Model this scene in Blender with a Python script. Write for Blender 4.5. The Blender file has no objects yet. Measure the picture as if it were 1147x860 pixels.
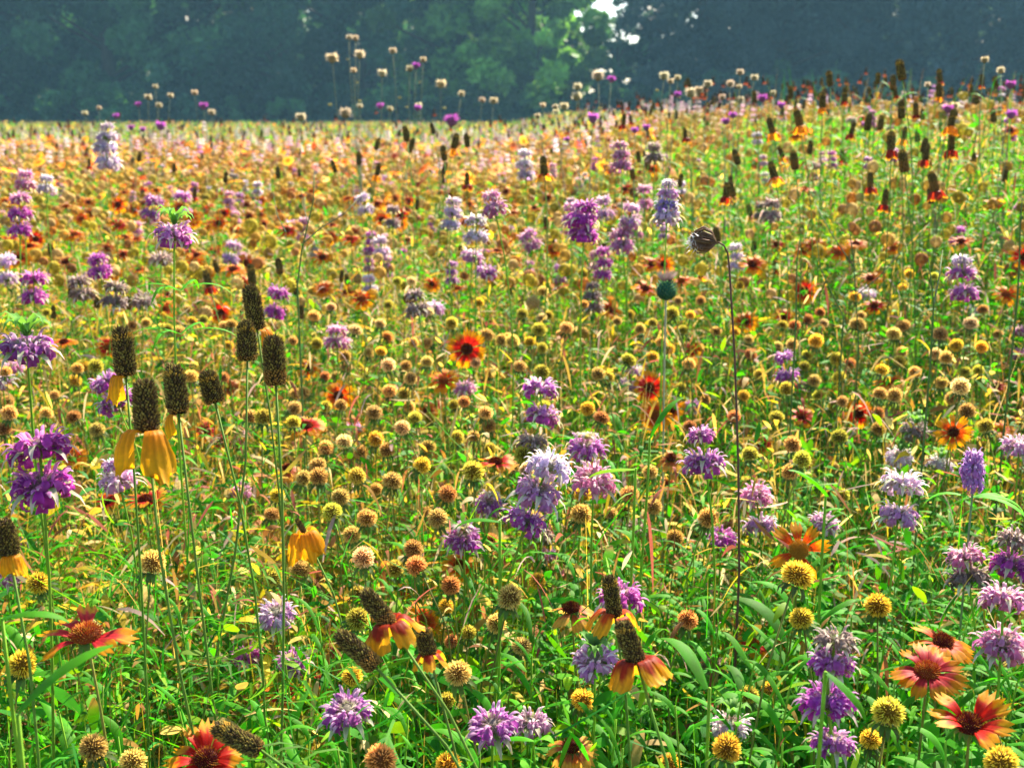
import bpy, math, random
import numpy as np
from mathutils import Vector, Matrix, Quaternion

SC = bpy.context.scene
COL = SC.collection
R = random.Random(11)
G = np.random.default_rng(7)
GA = 2.399963

# ------------------------------------------------------------------ camera maths
W, H, F = 1147.0, 860.0, 1300.0
PITCH = math.atan(305.0 / F)
CZ = 0.92
CAM = Vector((0, 0, CZ))
FWD = Vector((0, math.cos(PITCH), -math.sin(PITCH)))
UPV = Vector((0, math.sin(PITCH), math.cos(PITCH)))

def at(px, py, d):
    return CAM + (FWD + Vector((1, 0, 0)) * ((px - W / 2) / F) - UPV * ((py - H / 2) / F)) * d

def project(p):
    v = Vector(p) - CAM
    d = v.dot(FWD)
    return (W / 2 + F * v.x / d, H / 2 - F * v.dot(UPV) / d, d)

def ss(v, a, b):
    t = np.clip((np.asarray(v, float) - a) / (b - a), 0, 1)
    return t * t * (3 - 2 * t)

def terrain(x, y):
    return 0.09 * ss(y, 1.0, 3.2) + 0.29 * ss(x, -0.15, 1.5) * ss(y, 1.3, 3.2) + 0.012 * np.sin(np.asarray(x) * 2.1 + 1) * np.sin(np.asarray(y) * 1.7)

def tz(x, y):
    return float(terrain(x, y))

def depth_for(py, px, h):
    """depth at which a head of height h over the ground shows at row py"""
    d = 0.5
    k = math.sin(PITCH) + (py - 430) / F * math.cos(PITCH)
    for _ in range(400):
        p = at(px, py, d)
        if p.z <= tz(p.x, p.y) + h:
            return d
        d *= 1.012
        if d > 30:
            break
    return d

# ------------------------------------------------------------------ materials
def mat(name, rough=0.6, transl=0.0, noise=0.25, nscale=60.0, spec=0.3, bump=0.0, ttint=(1, 1, 1), hue=0.0):
    m = bpy.data.materials.new(name)
    m.use_nodes = True
    nt = m.node_tree
    for n in list(nt.nodes):
        nt.nodes.remove(n)
    N = nt.nodes.new
    L = nt.links.new
    out = N('ShaderNodeOutputMaterial')
    at_ = N('ShaderNodeAttribute'); at_.attribute_name = 'Col'
    oi = N('ShaderNodeObjectInfo')
    mul = N('ShaderNodeMix'); mul.data_type = 'RGBA'; mul.blend_type = 'MULTIPLY'; mul.inputs[0].default_value = 1
    L(at_.outputs['Color'], mul.inputs[6]); L(oi.outputs['Color'], mul.inputs[7])
    geo = N('ShaderNodeNewGeometry')
    nz = N('ShaderNodeTexNoise'); nz.inputs['Scale'].default_value = nscale; nz.inputs['Detail'].default_value = 3
    L(geo.outputs['Position'], nz.inputs['Vector'])
    mr = N('ShaderNodeMapRange'); mr.inputs[1].default_value = 0.25; mr.inputs[2].default_value = 0.75
    mr.inputs[3].default_value = 1 - noise; mr.inputs[4].default_value = 1 + noise
    L(nz.outputs['Fac'], mr.inputs[0])
    hsv = N('ShaderNodeHueSaturation')
    L(mul.outputs[2], hsv.inputs['Color']); L(mr.outputs[0], hsv.inputs['Value'])
    if hue:
        mh = N('ShaderNodeMapRange'); mh.inputs[3].default_value = 0.5 - hue; mh.inputs[4].default_value = 0.5 + hue
        L(nz.outputs['Fac'], mh.inputs[0]); L(mh.outputs[0], hsv.inputs['Hue'])
    p = N('ShaderNodeBsdfPrincipled')
    p.inputs['Roughness'].default_value = rough
    p.inputs['Specular IOR Level'].default_value = spec
    L(hsv.outputs['Color'], p.inputs['Base Color'])
    if bump:
        b = N('ShaderNodeBump'); b.inputs['Strength'].default_value = bump; b.inputs['Distance'].default_value = 0.01
        L(nz.outputs['Fac'], b.inputs['Height']); L(b.outputs['Normal'], p.inputs['Normal'])
    if transl > 0:
        t = N('ShaderNodeBsdfTranslucent')
        tm = N('ShaderNodeMix'); tm.data_type = 'RGBA'; tm.blend_type = 'MULTIPLY'; tm.inputs[0].default_value = 1
        tm.inputs[7].default_value = (*ttint, 1)
        L(hsv.outputs['Color'], tm.inputs[6]); L(tm.outputs[2], t.inputs['Color'])
        mx = N('ShaderNodeMixShader'); mx.inputs[0].default_value = transl
        L(p.outputs[0], mx.inputs[1]); L(t.outputs[0], mx.inputs[2]); L(mx.outputs[0], out.inputs[0])
    else:
        L(p.outputs[0], out.inputs[0])
    return m

M = dict(
    petal=mat('petal', 0.55, 0.58, 0.12, 300, 0.2),
    leaf=mat('leaf', 0.62, 0.5, 0.25, 90, 0.16, 0, (1.25, 1.25, 0.6), 0.012),
    grass=mat('grass_blades', 0.65, 0.45, 0.25, 70, 0.14, 0, (1.25, 1.2, 0.7), 0.01),
    stem=mat('stem', 0.62, 0.25, 0.25, 120, 0.16, 0, (1.2, 1.2, .6)),
    cone=mat('cone_florets', 0.8, 0.0, 0.3, 500, 0.1),
    bristle=mat('bristles', 0.7, 0.45, 0.15, 400, 0.15),
    crown=mat('tree_leaves', 0.55, 0.42, 0.3, 1.5, 0.3, 0, (1.1, 1.2, 0.6)),
    bark=mat('bark', 0.9, 0.0, 0.4, 14, 0.1, 0.6),
    soil=mat('soil', 0.95, 0.0, 0.5, 25, 0.05, 0.5),
)

# ------------------------------------------------------------------ mesh builder
class MB:
    def __init__(s):
        s.v, s.f, s.c = [], [], []

    def add(s, vs, fs, cs):
        o = len(s.v)
        s.v += [tuple(v) for v in vs]
        s.f += [tuple(i + o for i in f) for f in fs]
        if isinstance(cs, tuple):
            cs = [cs] * len(vs)
        s.c += list(cs)

    def tube(s, pts, rad, n=5, col=(1, 1, 1), cols=None):
        pts = [Vector(p) for p in pts]
        vs, cs = [], []
        ref = Vector((0.3, 0.9, 0.13)).normalized()
        for i, p in enumerate(pts):
            t = (pts[min(i + 1, len(pts) - 1)] - pts[max(i - 1, 0)])
            t = t.normalized() if t.length > 1e-9 else Vector((0, 0, 1))
            a = t.cross(ref)
            a = a.normalized() if a.length > 1e-6 else Vector((1, 0, 0))
            b = t.cross(a)
            r = rad[i] if isinstance(rad, (list, tuple)) else rad
            for k in range(n):
                an = 2 * math.pi * k / n
                vs.append(p + (a * math.cos(an) + b * math.sin(an)) * r)
                cs.append(cols[i] if cols else col)
        fs = []
        for i in range(len(pts) - 1):
            for k in range(n):
                k2 = (k + 1) % n
                fs.append((i * n + k, i * n + k2, (i + 1) * n + k2, (i + 1) * n + k))
        fs.append(tuple(range((len(pts) - 1) * n, len(pts) * n)))
        s.add(vs, fs, cs)

    def ribbon(s, pts, wid, side, cols, cup=0.0, up=None):
        """strip three vertices wide along pts; side = unit vector across; cup lifts the edges"""
        vs, cs, fs = [], [], []
        side = Vector(side).normalized()
        for i, p in enumerate(pts):
            p = Vector(p)
            t = Vector(pts[min(i + 1, len(pts) - 1)]) - Vector(pts[max(i - 1, 0)])
            n = side.cross(t)
            n = n.normalized() if n.length > 1e-9 else Vector((0, 0, 1))
            w = wid[i]
            vs += [p - side * w + n * cup * w, p, p + side * w + n * cup * w]
            c = cols[i] if isinstance(cols, list) else cols
            cs += [c, tuple(x * 0.85 for x in c), c]
        for i in range(len(pts) - 1):
            for k in (0, 1):
                fs.append((i * 3 + k, i * 3 + k + 1, i * 3 + k + 4, i * 3 + k + 3))
        s.add(vs, fs, cs)

    def mesh(s, name, material, smooth=True):
        me = bpy.data.meshes.new(name)
        me.from_pydata(s.v, [], s.f)
        a = me.attributes.new('Col', 'FLOAT_COLOR', 'POINT')
        arr = np.ones((len(s.v), 4), np.float32)
        arr[:, :3] = np.array(s.c, np.float32).reshape(-1, 3)
        a.data.foreach_set('color', arr.ravel())
        if smooth:
            me.polygons.foreach_set('use_smooth', [True] * len(me.polygons))
        me.materials.append(material)
        return me

def np_mesh(name, V, Q, C, material, smooth=True):
    """V (n,3), Q (m,k) faces of one size, C (n,3)"""
    me = bpy.data.meshes.new(name)
    k = Q.shape[1]
    me.vertices.add(len(V)); me.vertices.foreach_set('co', V.astype(np.float32).ravel())
    me.loops.add(Q.size); me.loops.foreach_set('vertex_index', Q.astype(np.int32).ravel())
    me.polygons.add(len(Q)); me.polygons.foreach_set('loop_start', np.arange(0, Q.size, k, dtype=np.int32))
    me.update(calc_edges=True)
    a = me.attributes.new('Col', 'FLOAT_COLOR', 'POINT')
    arr = np.ones((len(V), 4), np.float32); arr[:, :3] = C
    a.data.foreach_set('color', arr.ravel())
    if smooth:
        me.polygons.foreach_set('use_smooth', np.ones(len(Q), bool))
    me.materials.append(material)
    return me

def link(name, me, parent=None, loc=(0, 0, 0), rot=None, scale=1.0, color=None):
    o = bpy.data.objects.new(name, me)
    COL.objects.link(o)
    o.location = loc
    if rot is not None:
        o.rotation_mode = 'QUATERNION'; o.rotation_quaternion = rot
    o.scale = (scale, scale, scale) if not isinstance(scale, tuple) else scale
    if parent is not None:
        o.parent = parent
    if color is not None:
        o.color = (*color, 1)
    return o

def thing(name, loc, cat, group=None):
    o = bpy.data.objects.new(name, None)
    COL.objects.link(o)
    o.location = loc
    o.empty_display_size = 0.02
    o['category'] = cat
    if group:
        o['group'] = group
    return o

def mixc(a, b, t):
    return tuple(a[i] * (1 - t) + b[i] * t for i in range(3))

def jit(c, j=0.15):
    k = 1 + R.uniform(-j, j)
    return tuple(max(0, x * k * (1 + R.uniform(-j, j) * 0.4)) for x in c)

def axis_q(axis, spin=0.0):
    return Vector((0, 0, 1)).rotation_difference(Vector(axis).normalized()) @ Quaternion((0, 0, 1), spin)

# ------------------------------------------------------------------ templates: coneflower
def cone_mesh(L=0.034, rad=0.0085, N=520, browny=0.0, taper=.08, ring=-1):
    b = MB()
    def prof(t):
        return rad * min(1.0, max(.0025, 1 - max(0, (t - 0.70) / 0.30) ** 2.3) ** 0.5) * (0.74 + 0.26 * min(1, t / 0.12) ** .6) * (1.0 - taper * t)
    pts = [(0, 0, L * t) for t in (0, .05, .15, .4, .7, .8, .9, .96, 1.0)]
    b.tube(pts, [max(.0006, prof(t) * .93) for t in (0, .05, .15, .4, .7, .8, .9, .96, .999)], 12, (.025, .018, .006))
    for i in range(N):
        t = (i + .5) / N
        t = min(.99, max(0, t * .985 + R.gauss(0, .006)))
        a = i * GA + R.gauss(0, .05)
        r = prof(t)
        dr = (prof(min(.999, t + .02)) - prof(max(0, t - .02))) / (.04 * L)
        nrm = Vector((math.cos(a), math.sin(a), -dr)).normalized()
        p = Vector((r * math.cos(a) * .95, r * math.sin(a) * .95, L * t))
        s1 = nrm.orthogonal().normalized(); s2 = nrm.cross(s1)
        sz = .00100 * R.uniform(.7, 1.2); h = R.uniform(.0007, .0024)
        c = R.choice([(.075, .05, .012), (.11, .078, .016), (.15, .12, .026), (.05, .03, .012)])
        if browny and t < browny:
            c = mixc(c, (.22, .10, .02), .6)
        if ring > 0 and abs(t - ring + .02 * math.sin(a * 2)) < .055 and R.random() < .75:
            c = mixc(c, (.42, .24, .03), .55); h *= 1.15
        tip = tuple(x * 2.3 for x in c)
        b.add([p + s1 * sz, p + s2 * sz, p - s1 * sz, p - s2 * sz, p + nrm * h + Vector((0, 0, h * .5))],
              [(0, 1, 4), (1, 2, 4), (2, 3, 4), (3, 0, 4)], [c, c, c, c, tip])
    return b.mesh('coneflower_cone', M['cone'], False)

def hat_petal(kind, seed):
    rr = random.Random(seed)
    b = MB()
    nu, nv = 9, 9
    Y = {'yellow': (.94, .48, .006), 'orange': (.85, .30, .008)}.get(kind, (.86, .42, .012))
    red = {'mahogany': (.36, .028, .006), 'orangered': (.62, .075, .006)}.get(kind, (.3, .02, .006))
    thr = {'mahogany': .50, 'maroon': .86, 'orangered': .45}.get(kind, -1)
    wid = .0092 * rr.uniform(.85, 1.1); ln = .024 * rr.uniform(.92, 1.08)
    tw = rr.uniform(-.2, .2)
    vs, cs, fs = [], [], []
    for i in range(nu):
        u = i / (nu - 1)
        ang = min(1.55, 2.7 * u ** .7) * rr.uniform(.99, 1.01)
        o = .005 + (.0062 if kind in ('yellow',) else .0085) * math.sin(min(ang, 1.5)) + (.0035 if kind == 'yellow' else .0060) * u
        z = -.001 + .002 * math.sin(u * 6) * (u < .3) - ln * max(0, u - .12)
        w = wid * min(1, .38 + 1.15 * u ** .75) * (1 if u < .86 else 1 - .16 * ((u - .86) / .14) ** 2)
        if kind == 'yellow':
            w = wid * 1.12 * (.40 + .60 * ss(u, 0, .6)) * (1 - .55 * ss(u, .68, 1.0))
        for j in range(nv):
            v = -1 + 2 * j / (nv - 1)
            notch = .0022 * (math.cos(v * math.pi * 2) * .5 + .5) * max(0, (u - .8) / .2) if abs(v) < .75 else .0035 * max(0, (u - .8) / .2) * abs(v) * (1.6 if kind == 'yellow' else 1)
            x = o - .0030 * v * v * (.4 + u * .6) + .0009 * math.cos(v * 10 + seed) * (.3 + u) + tw * .006 * v * u + .0012 * math.sin(u * 5 + seed)
            notch += rr.uniform(0, .0016) * (u > .9)
            vs.append((x, w * v * rr.uniform(.97, 1.02), z + notch))
            e = thr + .10 * math.cos(v * 4) - .1 * v * v + rr.uniform(-.05, .05)
            k = max(0, min(1, (e - u) / .10 + .5)) if thr > 0 else 0
            base = mixc(Y, red, k)
            if kind == 'yellow':
                base = mixc(Y, (.8, .24, .004), min(1, max(0, .85 - u * 1.3) + rr.uniform(0, .15)))
            vein = .86 + .14 * math.cos(v * 13)
            cs.append(tuple(x2 * vein for x2 in base))
    for i in range(nu - 1):
        for j in range(nv - 1):
            fs.append((i * nv + j, i * nv + j + 1, (i + 1) * nv + j + 1, (i + 1) * nv + j))
    b.add(vs, fs, cs)
    return b.mesh('coneflower_petal', M['petal'])

CONES = [cone_mesh(browny=k, taper=tp, ring=rg, rad=.0085 * q_) for k, tp, rg, q_ in ((0, .05, -1, 1), (.12, .2, .75, 1.04), (.3, .12, -1, .95), (0, .26, .55, 1.0), (.08, .02, .80, .96), (.5, .16, .9, 1.05))]
HPET = {k: [hat_petal(k, i) for i in range(4)] for k in ('yellow', 'orange', 'mahogany', 'maroon', 'orangered')}

def pinnate(seed):
    rr = random.Random(seed)
    b = MB()
    L = .075
    g1 = (.06, .21, .010)
    pts = [(L * t, 0, .035 * t - .03 * t * t) for t in np.linspace(0, 1, 7)]
    b.ribbon(pts, [.0008] * 6 + [.0004], (0, 1, 0), g1)
    for k in range(7):
        t = .25 + .75 * (k // 2) / 3.2
        sgn = 1 if k % 2 else -1
        if k == 6:
            t, sgn = 1, .15
        p0 = Vector((L * t, 0, .035 * t - .03 * t * t)); ln = rr.uniform(.025, .042)
        d = Vector((.75, sgn * .8, .15)).normalized()
        pp = [p0 + d * ln * s + Vector((0, 0, .010 * s - .02 * s * s)) for s in (0, .33, .66, 1)]
        b.ribbon(pp, [.0006, .0012, .0011, .0002], d.cross(Vector((0, 0, 1))), jit(g1, .2), .3)
    return b.mesh('coneflower_leaf', M['leaf'])
PINN = [pinnate(i) for i in range(4)]

# ------------------------------------------------------------------ templates: firewheel
def fw_petal(kind, seed):
    rr = random.Random(seed)
    b = MB()
    nu, nv = 8, 7
    red = {'red': (.70, .016, .006), 'pink': (.70, .030, .045), 'orange': (.80, .085, .003), 'faded': (.58, .14, .04)}[kind]
    tip = {'red': (.88, .38, .004), 'pink': (.88, .36, .006), 'orange': (.90, .36, .003), 'faded': (.78, .42, .06)}[kind]
    thr = {'red': .70, 'pink': .70, 'orange': .60, 'faded': .55}[kind]
    vs, cs, fs = [], [], []
    ln = .0185 * rr.uniform(.92, 1.08)
    teeth = [0, 1, .1, 1.15, .1, 1, 0]
    droop = rr.uniform(-.001, .004)
    for i in range(nu):
        u = i / (nu - 1)
        w = .0017 + .0050 * u ** .85
        for j in range(nv):
            v = -1 + 2 * j / (nv - 1)
            x = .007 + ln * u + (teeth[j] * .0052 - .002 * abs(v)) * max(0, (u - .72) / .28)
            z = .0025 * math.sin(u * math.pi * .9) - droop * u * u + .0022 * math.sin(seed * 2.1) * v * u + .0013 * v * v * u + .0004 * math.cos(v * 9.4)
            vs.append((x, w * v * (1 - .12 * (u > .95)), z))
            e = thr + rr.uniform(-.06, .06) + .05 * math.cos(v * 6)
            k = max(0, min(1, (u - e) / .14 + .5))
            c = mixc(red, tip, k)
            cs.append(tuple(q * (.86 + .14 * math.cos(v * 9.4 + u)) * rr.uniform(.92, 1.05) for q in c))
    for i in range(nu - 1):
        for j in range(nv - 1):
            fs.append((i * nv + j, i * nv + j + 1, (i + 1) * nv + j + 1, (i + 1) * nv + j))
    b.add(vs, fs, cs)
    return b, b.mesh('firewheel_petal', M['petal'])

def fw_disc(kind, seed):
    rr = random.Random(seed)
    b = MB()
    r0, h0 = .0092, .0062
    core = {'dark': (.09, .015, .01), 'orange': (.30, .07, .015), 'yellow': (.42, .20, .02)}[kind]
    pts = [(0, 0, h0 * z) for z in (-.3, 0, .4, .75, .95, 1)]
    b.tube(pts, [.006, r0 * .92, r0 * .84, r0 * .55, r0 * .25, .0003], 14, core)
    for i in range(210):
        t = ((i + .5) / 210) ** .5
        a = i * GA
        p = Vector((r0 * t * math.cos(a), r0 * t * math.sin(a), h0 * (1 - t * t) ** .6))
        n = Vector((p.x * 1.0, p.y * 1.0, h0 * .9 + p.z * .5)).normalized()
        ln = rr.uniform(.0014, .003)
        s1 = n.orthogonal().normalized(); s2 = n.cross(s1); w = .00055
        c0 = jit(core, .3)
        tipc = {'dark': rr.choice([(.45, .05, .02), (.75, .33, .02), (.3, .02, .02)]), 'orange': rr.choice([(.8, .28, .02), (.75, .42, .05), (.55, .08, .03)]), 'yellow': (.8, .5, .04)}[kind]
        b.add([p + s1 * w, p - s1 * .5 * w + s2 * w * .86, p - s1 * .5 * w - s2 * w * .86, p + n * ln], [(0, 1, 3), (1, 2, 3), (2, 0, 3)], [c0, c0, c0, tipc])
    return b.mesh('firewheel_disc', M['bristle'], False)

FPETB = {k: [fw_petal(k, i * 3 + 1) for i in range(3)] for k in ('red', 'pink', 'orange', 'faded')}
FPET = {k: [x[1] for x in v] for k, v in FPETB.items()}
FDISC = {k: fw_disc(k, 5) for k in ('dark', 'orange', 'yellow')}

def corolla(kind, n, seed):
    rr = random.Random(seed)
    b = MB()
    for k in range(n):
        src = FPETB[kind][k % 3][0]
        q = Quaternion((0, 0, 1), 2 * math.pi * k / n + rr.uniform(-.1, .1)) @ Quaternion((0, 1, 0), rr.uniform(-.15, .35))
        b.add([q @ Vector(v) for v in src.v], src.f, list(src.c))
    return b.mesh('firewheel_corolla', M['petal'])
COROLLA = {k: [corolla(k, n, n) for n in (9, 11, 12)] for k in FPETB}

def seed_ball(seed, N=560):
    rr = random.Random(seed)
    b = MB()
    ro, ri = .0102, .0079
    pts, rad = [], []
    for k in range(7):
        th = math.pi * k / 6
        pts.append((0, 0, .0095 - ri * math.cos(th))); rad.append(max(.0003, ri * math.sin(th)))
    b.tube(pts, rad, 10, (.16, .10, .045))
    for i in range(N):
        z = 1 - 2 * (i + .5) / N
        if z < -.8:
            continue
        a = i * GA
        s = math.sqrt(1 - z * z)
        n = Vector((s * math.cos(a), s * math.sin(a), z))
        n = (n + Vector((rr.gauss(0, .07), rr.gauss(0, .07), rr.gauss(0, .07)))).normalized()
        c = Vector((0, 0, .0095))
        s1 = n.orthogonal().normalized()
        s1 = Quaternion(n, rr.uniform(0, 6.28)) @ s1
        w = rr.uniform(.00035, .00065)
        L = ro * rr.uniform(.92, 1.12)
        c0 = jit((.30, .21, .06), .25); c1 = jit((.90, .76, .42), .2)  # pale tan tips, brightened further to paint in the rim light
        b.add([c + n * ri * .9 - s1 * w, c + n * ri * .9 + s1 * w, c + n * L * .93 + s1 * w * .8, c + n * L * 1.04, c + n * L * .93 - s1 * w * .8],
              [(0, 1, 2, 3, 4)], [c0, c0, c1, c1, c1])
    return b.mesh('seed_ball', M['bristle'], False)

def calyx(seed, n=11):
    rr = random.Random(seed)
    b = MB()
    for k in range(n):
        a = 2 * math.pi * k / n + rr.uniform(-.15, .15)
        d = Vector((math.cos(a), math.sin(a), 0)); ln = rr.uniform(.009, .014)
        pts = [d * .0015, d * (.0015 + ln * .5) + Vector((0, 0, .0005)), d * (.001 + ln * .85) + Vector((0, 0, -.003)), d * (ln * .95) + Vector((0, 0, -.007))]
        b.ribbon(pts, [.0016, .002, .0014, .0003], d.cross(Vector((0, 0, 1))), jit((.10, .17, .04), .25), .2)
    return b.mesh('seed_ball_bracts', M['leaf'])

BALLS = [seed_ball(i) for i in range(5)]
CALYX = [calyx(i) for i in range(3)]

# ------------------------------------------------------------------ templates: bee balm
PAL = dict(
    magenta=((.52, .045, .46), (.74, .26, .64), (.62, .25, .5)),
    violet=((.46, .075, .44), (.74, .42, .68), (.64, .42, .5)),
    lilac=((.56, .24, .52), (.88, .68, .80), (.74, .6, .6)),
    pale=((.62, .44, .66), (.94, .87, .86), (.8, .72, .64)),
    pink=((.64, .20, .46), (.86, .56, .68), (.72, .48, .5)),
    blue=((.34, .18, .58), (.74, .62, .82), (.6, .5, .58)),
    dried=((.30, .19, .18), (.55, .42, .38), (.45, .36, .26)),
)

def whorl(pal, seed, flowers=46):
    rr = random.Random(seed)
    lip, upc, tub = PAL[pal]
    b = MB()
    # calyx cluster
    pts = [(0, 0, z) for z in (-.006, -.003, .001, .005, .007)]
    b.tube(pts, [.002, .0065, .008, .0055, .001], 10, mixc((.12, .16, .06), tub, .35))
    for i in range(150):
        a = i * GA; t = rr.random()
        n = Vector((math.cos(a), math.sin(a), -.4 + 2.2 * t)).normalized()
        p = n * .0072 + Vector((0, 0, 0.001)); ln = rr.uniform(.003, .0085)
        s1 = n.orthogonal().normalized() * .0004
        b.add([p - s1, p + s1, p + n * ln], [(0, 1, 2)], [(.22, .22, .1), (.22, .22, .1), mixc(tub, (.8, .68, .6), .5)])
    for i in range(flowers):
        t = (i + .5) / flowers
        a = i * GA + rr.uniform(-.3, .3)
        el = -.75 + 1.75 * t + rr.uniform(-.25, .25)
        sc = rr.uniform(.62, 1.2) * (1 - .25 * max(0, t - .35))
        d = Vector((math.cos(a), math.sin(a), 0)); z = Vector((0, 0, 1)); sd = d.cross(z)
        roll = rr.uniform(-.5, .5)
        d2 = d * math.cos(roll * .6) + sd * math.sin(roll * .6); sd2 = d2.cross(z)
        ce, se = math.cos(el * .8), math.sin(el * .8)
        org = d * (.0045 * ce + .001) + z * (.006 * se + .001)
        # local frame: forward fw_, up uw_ (upper flowers lean outward again at their mouth)
        fw_ = (d2 * ce + z * se); uw_ = (z * ce - d2 * se)
        q = lambda x, h, s=0: org + fw_ * x + (uw_ * .55 + z * .45) * h + sd2 * s
        k = .001 * sc
        lc, uc = jit(lip, .2), jit(upc, .15)
        if t > .6:
            lc = mixc(lc, uc, .45 * rr.random())
        m1 = mixc(tub, lc, .35)
        b.tube([q(0, 0), q(4 * k, 1.0 * k), q(8 * k, .8 * k)], [.7 * k, .9 * k, 1.7 * k], 5, m1, [tub, m1, mixc(lc, uc, .4)])
        g_ = rr.uniform(.8, 1.3)
        b.ribbon([q(7 * k, 1.4 * k), q(9.5 * k, 4.4 * k * g_), q(12.5 * k, 6.2 * k * g_), q(15.5 * k, 5.9 * k * g_), q(17.5 * k, 3.8 * k * g_)],
                 [1.2 * k, 1.5 * k, 1.45 * k, 1.1 * k, .4 * k], sd2, [mixc(lc, uc, .6), uc, uc, uc, mixc(uc, (.95, .88, .85), .5)], -.7)
        tw = rr.uniform(-1.6, 1.6) * k
        dr = -.0004 * sc
        b.ribbon([q(7 * k, 0), q(10 * k, -1.0 * k, tw * .3), q(12.2 * k, -4.0 * k, tw * .6) + z * dr, q(12.4 * k, -8.0 * k, tw) + z * dr * 2, q(10.8 * k, -10.8 * k, tw * 1.2)],
                 [1.3 * k, 1.9 * k, 3.1 * k, 3.3 * k, 1.4 * k], sd2, [mixc(lc, uc, .5), lc, lc, tuple(x * .85 for x in lc), mixc(lc, uc, .25)], .45)
        for sg in (-1, 1):
            b.ribbon([q(9 * k, -.5 * k, sg * 1.3 * k), q(10.2 * k, -2.6 * k, sg * 3.5 * k), q(10 * k, -5.4 * k, sg * 4.6 * k)],
                     [.9 * k, 1.3 * k, .4 * k], (d2 + z * .3), [lc, lc, mixc(lc, uc, .5)], .2)
    b.v = [(x * 1.04, y * 1.04, z * (.66 if z < 0 else .74) + .0005) for x, y, z in b.v]
    return b.mesh('bee_balm_whorl', M['petal'])

def bracts(col, tipc, seed, n=10, ln=.019, rise=.15, hair=0):
    rr = random.Random(seed)
    b = MB()
    for k in range(n):
        a = 2 * math.pi * k / n + rr.uniform(-.2, .2)
        d = Vector((math.cos(a), math.sin(a), 0)); z = Vector((0, 0, 1)); l = ln * rr.uniform(.8, 1.15)
        r1 = rise + rr.uniform(-.15, .2)
        pts = [d * .001, d * l * .35 + z * l * (.1 + r1 * .6), d * l * .7 + z * l * (.05 + r1), d * l * .95 + z * l * (-.1 + r1), d * l * 1.08 + z * l * (-.32 + r1)]
        b.ribbon(pts, [.0018, .0029, .0026, .0015, .0003], d.cross(z), [jit(col, .2), col, mixc(col, tipc, .4), tipc, tipc], .35)
    if hair:
        for i in range(hair):
            a = i * GA
            n_ = Vector((math.cos(a), math.sin(a), rr.uniform(.1, 1.6))).normalized()
            p = n_ * .003 + Vector((0, 0, .001)); l = rr.uniform(.005, .010)
            s1 = n_.orthogonal().normalized() * .0006
            b.add([p - s1, p + s1, p + n_ * l], [(0, 1, 2)], [col, col, tipc])
    return b.mesh('bee_balm_bracts', M['leaf'])

WHORL = {k: [whorl(k, i * 7 + 3) for i in range(3)] for k in PAL}
BR_GREEN = [bracts((.14, .25, .05), (.20, .36, .07), i) for i in range(2)]
BR_PALE = [bracts((.22, .36, .09), (.66, .56, .52), i, 10, .0225) for i in range(2)]
CROWN_GREEN = [bracts((.13, .30, .06), (.16, .40, .07), i, 12, .017, .75, 30) for i in range(2)]
CROWN_PALE = [bracts((.40, .36, .25), (.72, .62, .62), i, 9, .012, .4, 60) for i in range(2)]

def lance(seed, L=.06, w=.0048, arch=.5):
    rr = random.Random(seed)
    b = MB()
    n = 8
    g = jit((.040, .26, .004), .2)
    pts, wid, cs = [], [], []
    for i in range(n):
        t = i / (n - 1)
        pts.append((L * math.sin(t * 1.1) / .9, .004 * math.sin(t * 4 + seed), L * arch * (t * .9 - t * t * 1.25)))
        wid.append(w * max(.06, math.sin(math.pi * min(1, t * .86 + .10)) ** .8))
        cs.append(mixc(g, (.10, .35, .006), t * .6))
    b.ribbon(pts, wid, (0, 1, 0), cs, .35)
    return b.mesh('lance_leaf', M['leaf'])
LANCE = [lance(i, .062, .0046, .45 + .1 * i) for i in range(5)]
LANCE_N = [lance(i + 9, .07, .0032, .5 + .1 * i) for i in range(4)]
LANCE_B = [lance(i + 20, .066, .0072, .3 + .12 * i) for i in range(3)]

# ------------------------------------------------------------------ stems
def stem_curve(base, head, axis, bend=.5, n=9):
    base, head, axis = Vector(base), Vector(head), Vector(axis).normalized()
    L = (head - base).length
    c1 = base + Vector((0, 0, L * .4)) + (head - base) * .05
    c2 = head - axis * L * bend * .7
    out = []
    for i in range(n):
        t = i / (n - 1)
        out.append(base * (1 - t) ** 3 + c1 * 3 * t * (1 - t) ** 2 + c2 * 3 * t * t * (1 - t) + head * t ** 3)
    return out

STEMC = {'hat': (.13, .25, .035), 'ball': (.18, .21, .035), 'fw': (.20, .22, .04), 'balm': (.18, .36, .025), 'dry': (.20, .12, .06)}

def make_stem(root, pts, r0, r1, col, n=5):
    b = MB()
    o = Vector(root.location)
    m = len(pts)
    b.tube([p - o for p in pts], [r0 + (r1 - r0) * i / (m - 1) for i in range(m)], n, col)
    return link('stem', b.mesh('stem', M['stem']), root)

def base_under(head, lean=.05, dirv=None):
    if dirv is None:
        a = R.uniform(0, 6.28); l = R.uniform(.2, 1) * lean
        x, y = head.x + math.cos(a) * l, head.y + math.sin(a) * l
    else:
        x, y = head.x + dirv[0], head.y + dirv[1]
    y = max(y, .30)
    return Vector((x, y, tz(x, y)))

ALL = []      # dicts for labelling

def reg(root, kind, look, px, py, d, label=None, key=None, far=False):
    ALL.append(dict(root=root, kind=kind, look=look, x=px, y=py, d=d, label=label, key=key, far=far))

GROUPS = {'coneflower': 'coneflowers standing in the meadow', 'firewheel': 'firewheel flowers in the meadow', 'seed ball': 'firewheel seed balls in the meadow',
          'bee balm': 'bee balm spikes in the meadow', 'leafy shoot': 'leafy green shoots between the flowers', 'thistle': 'tall thistles above the meadow'}

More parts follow.
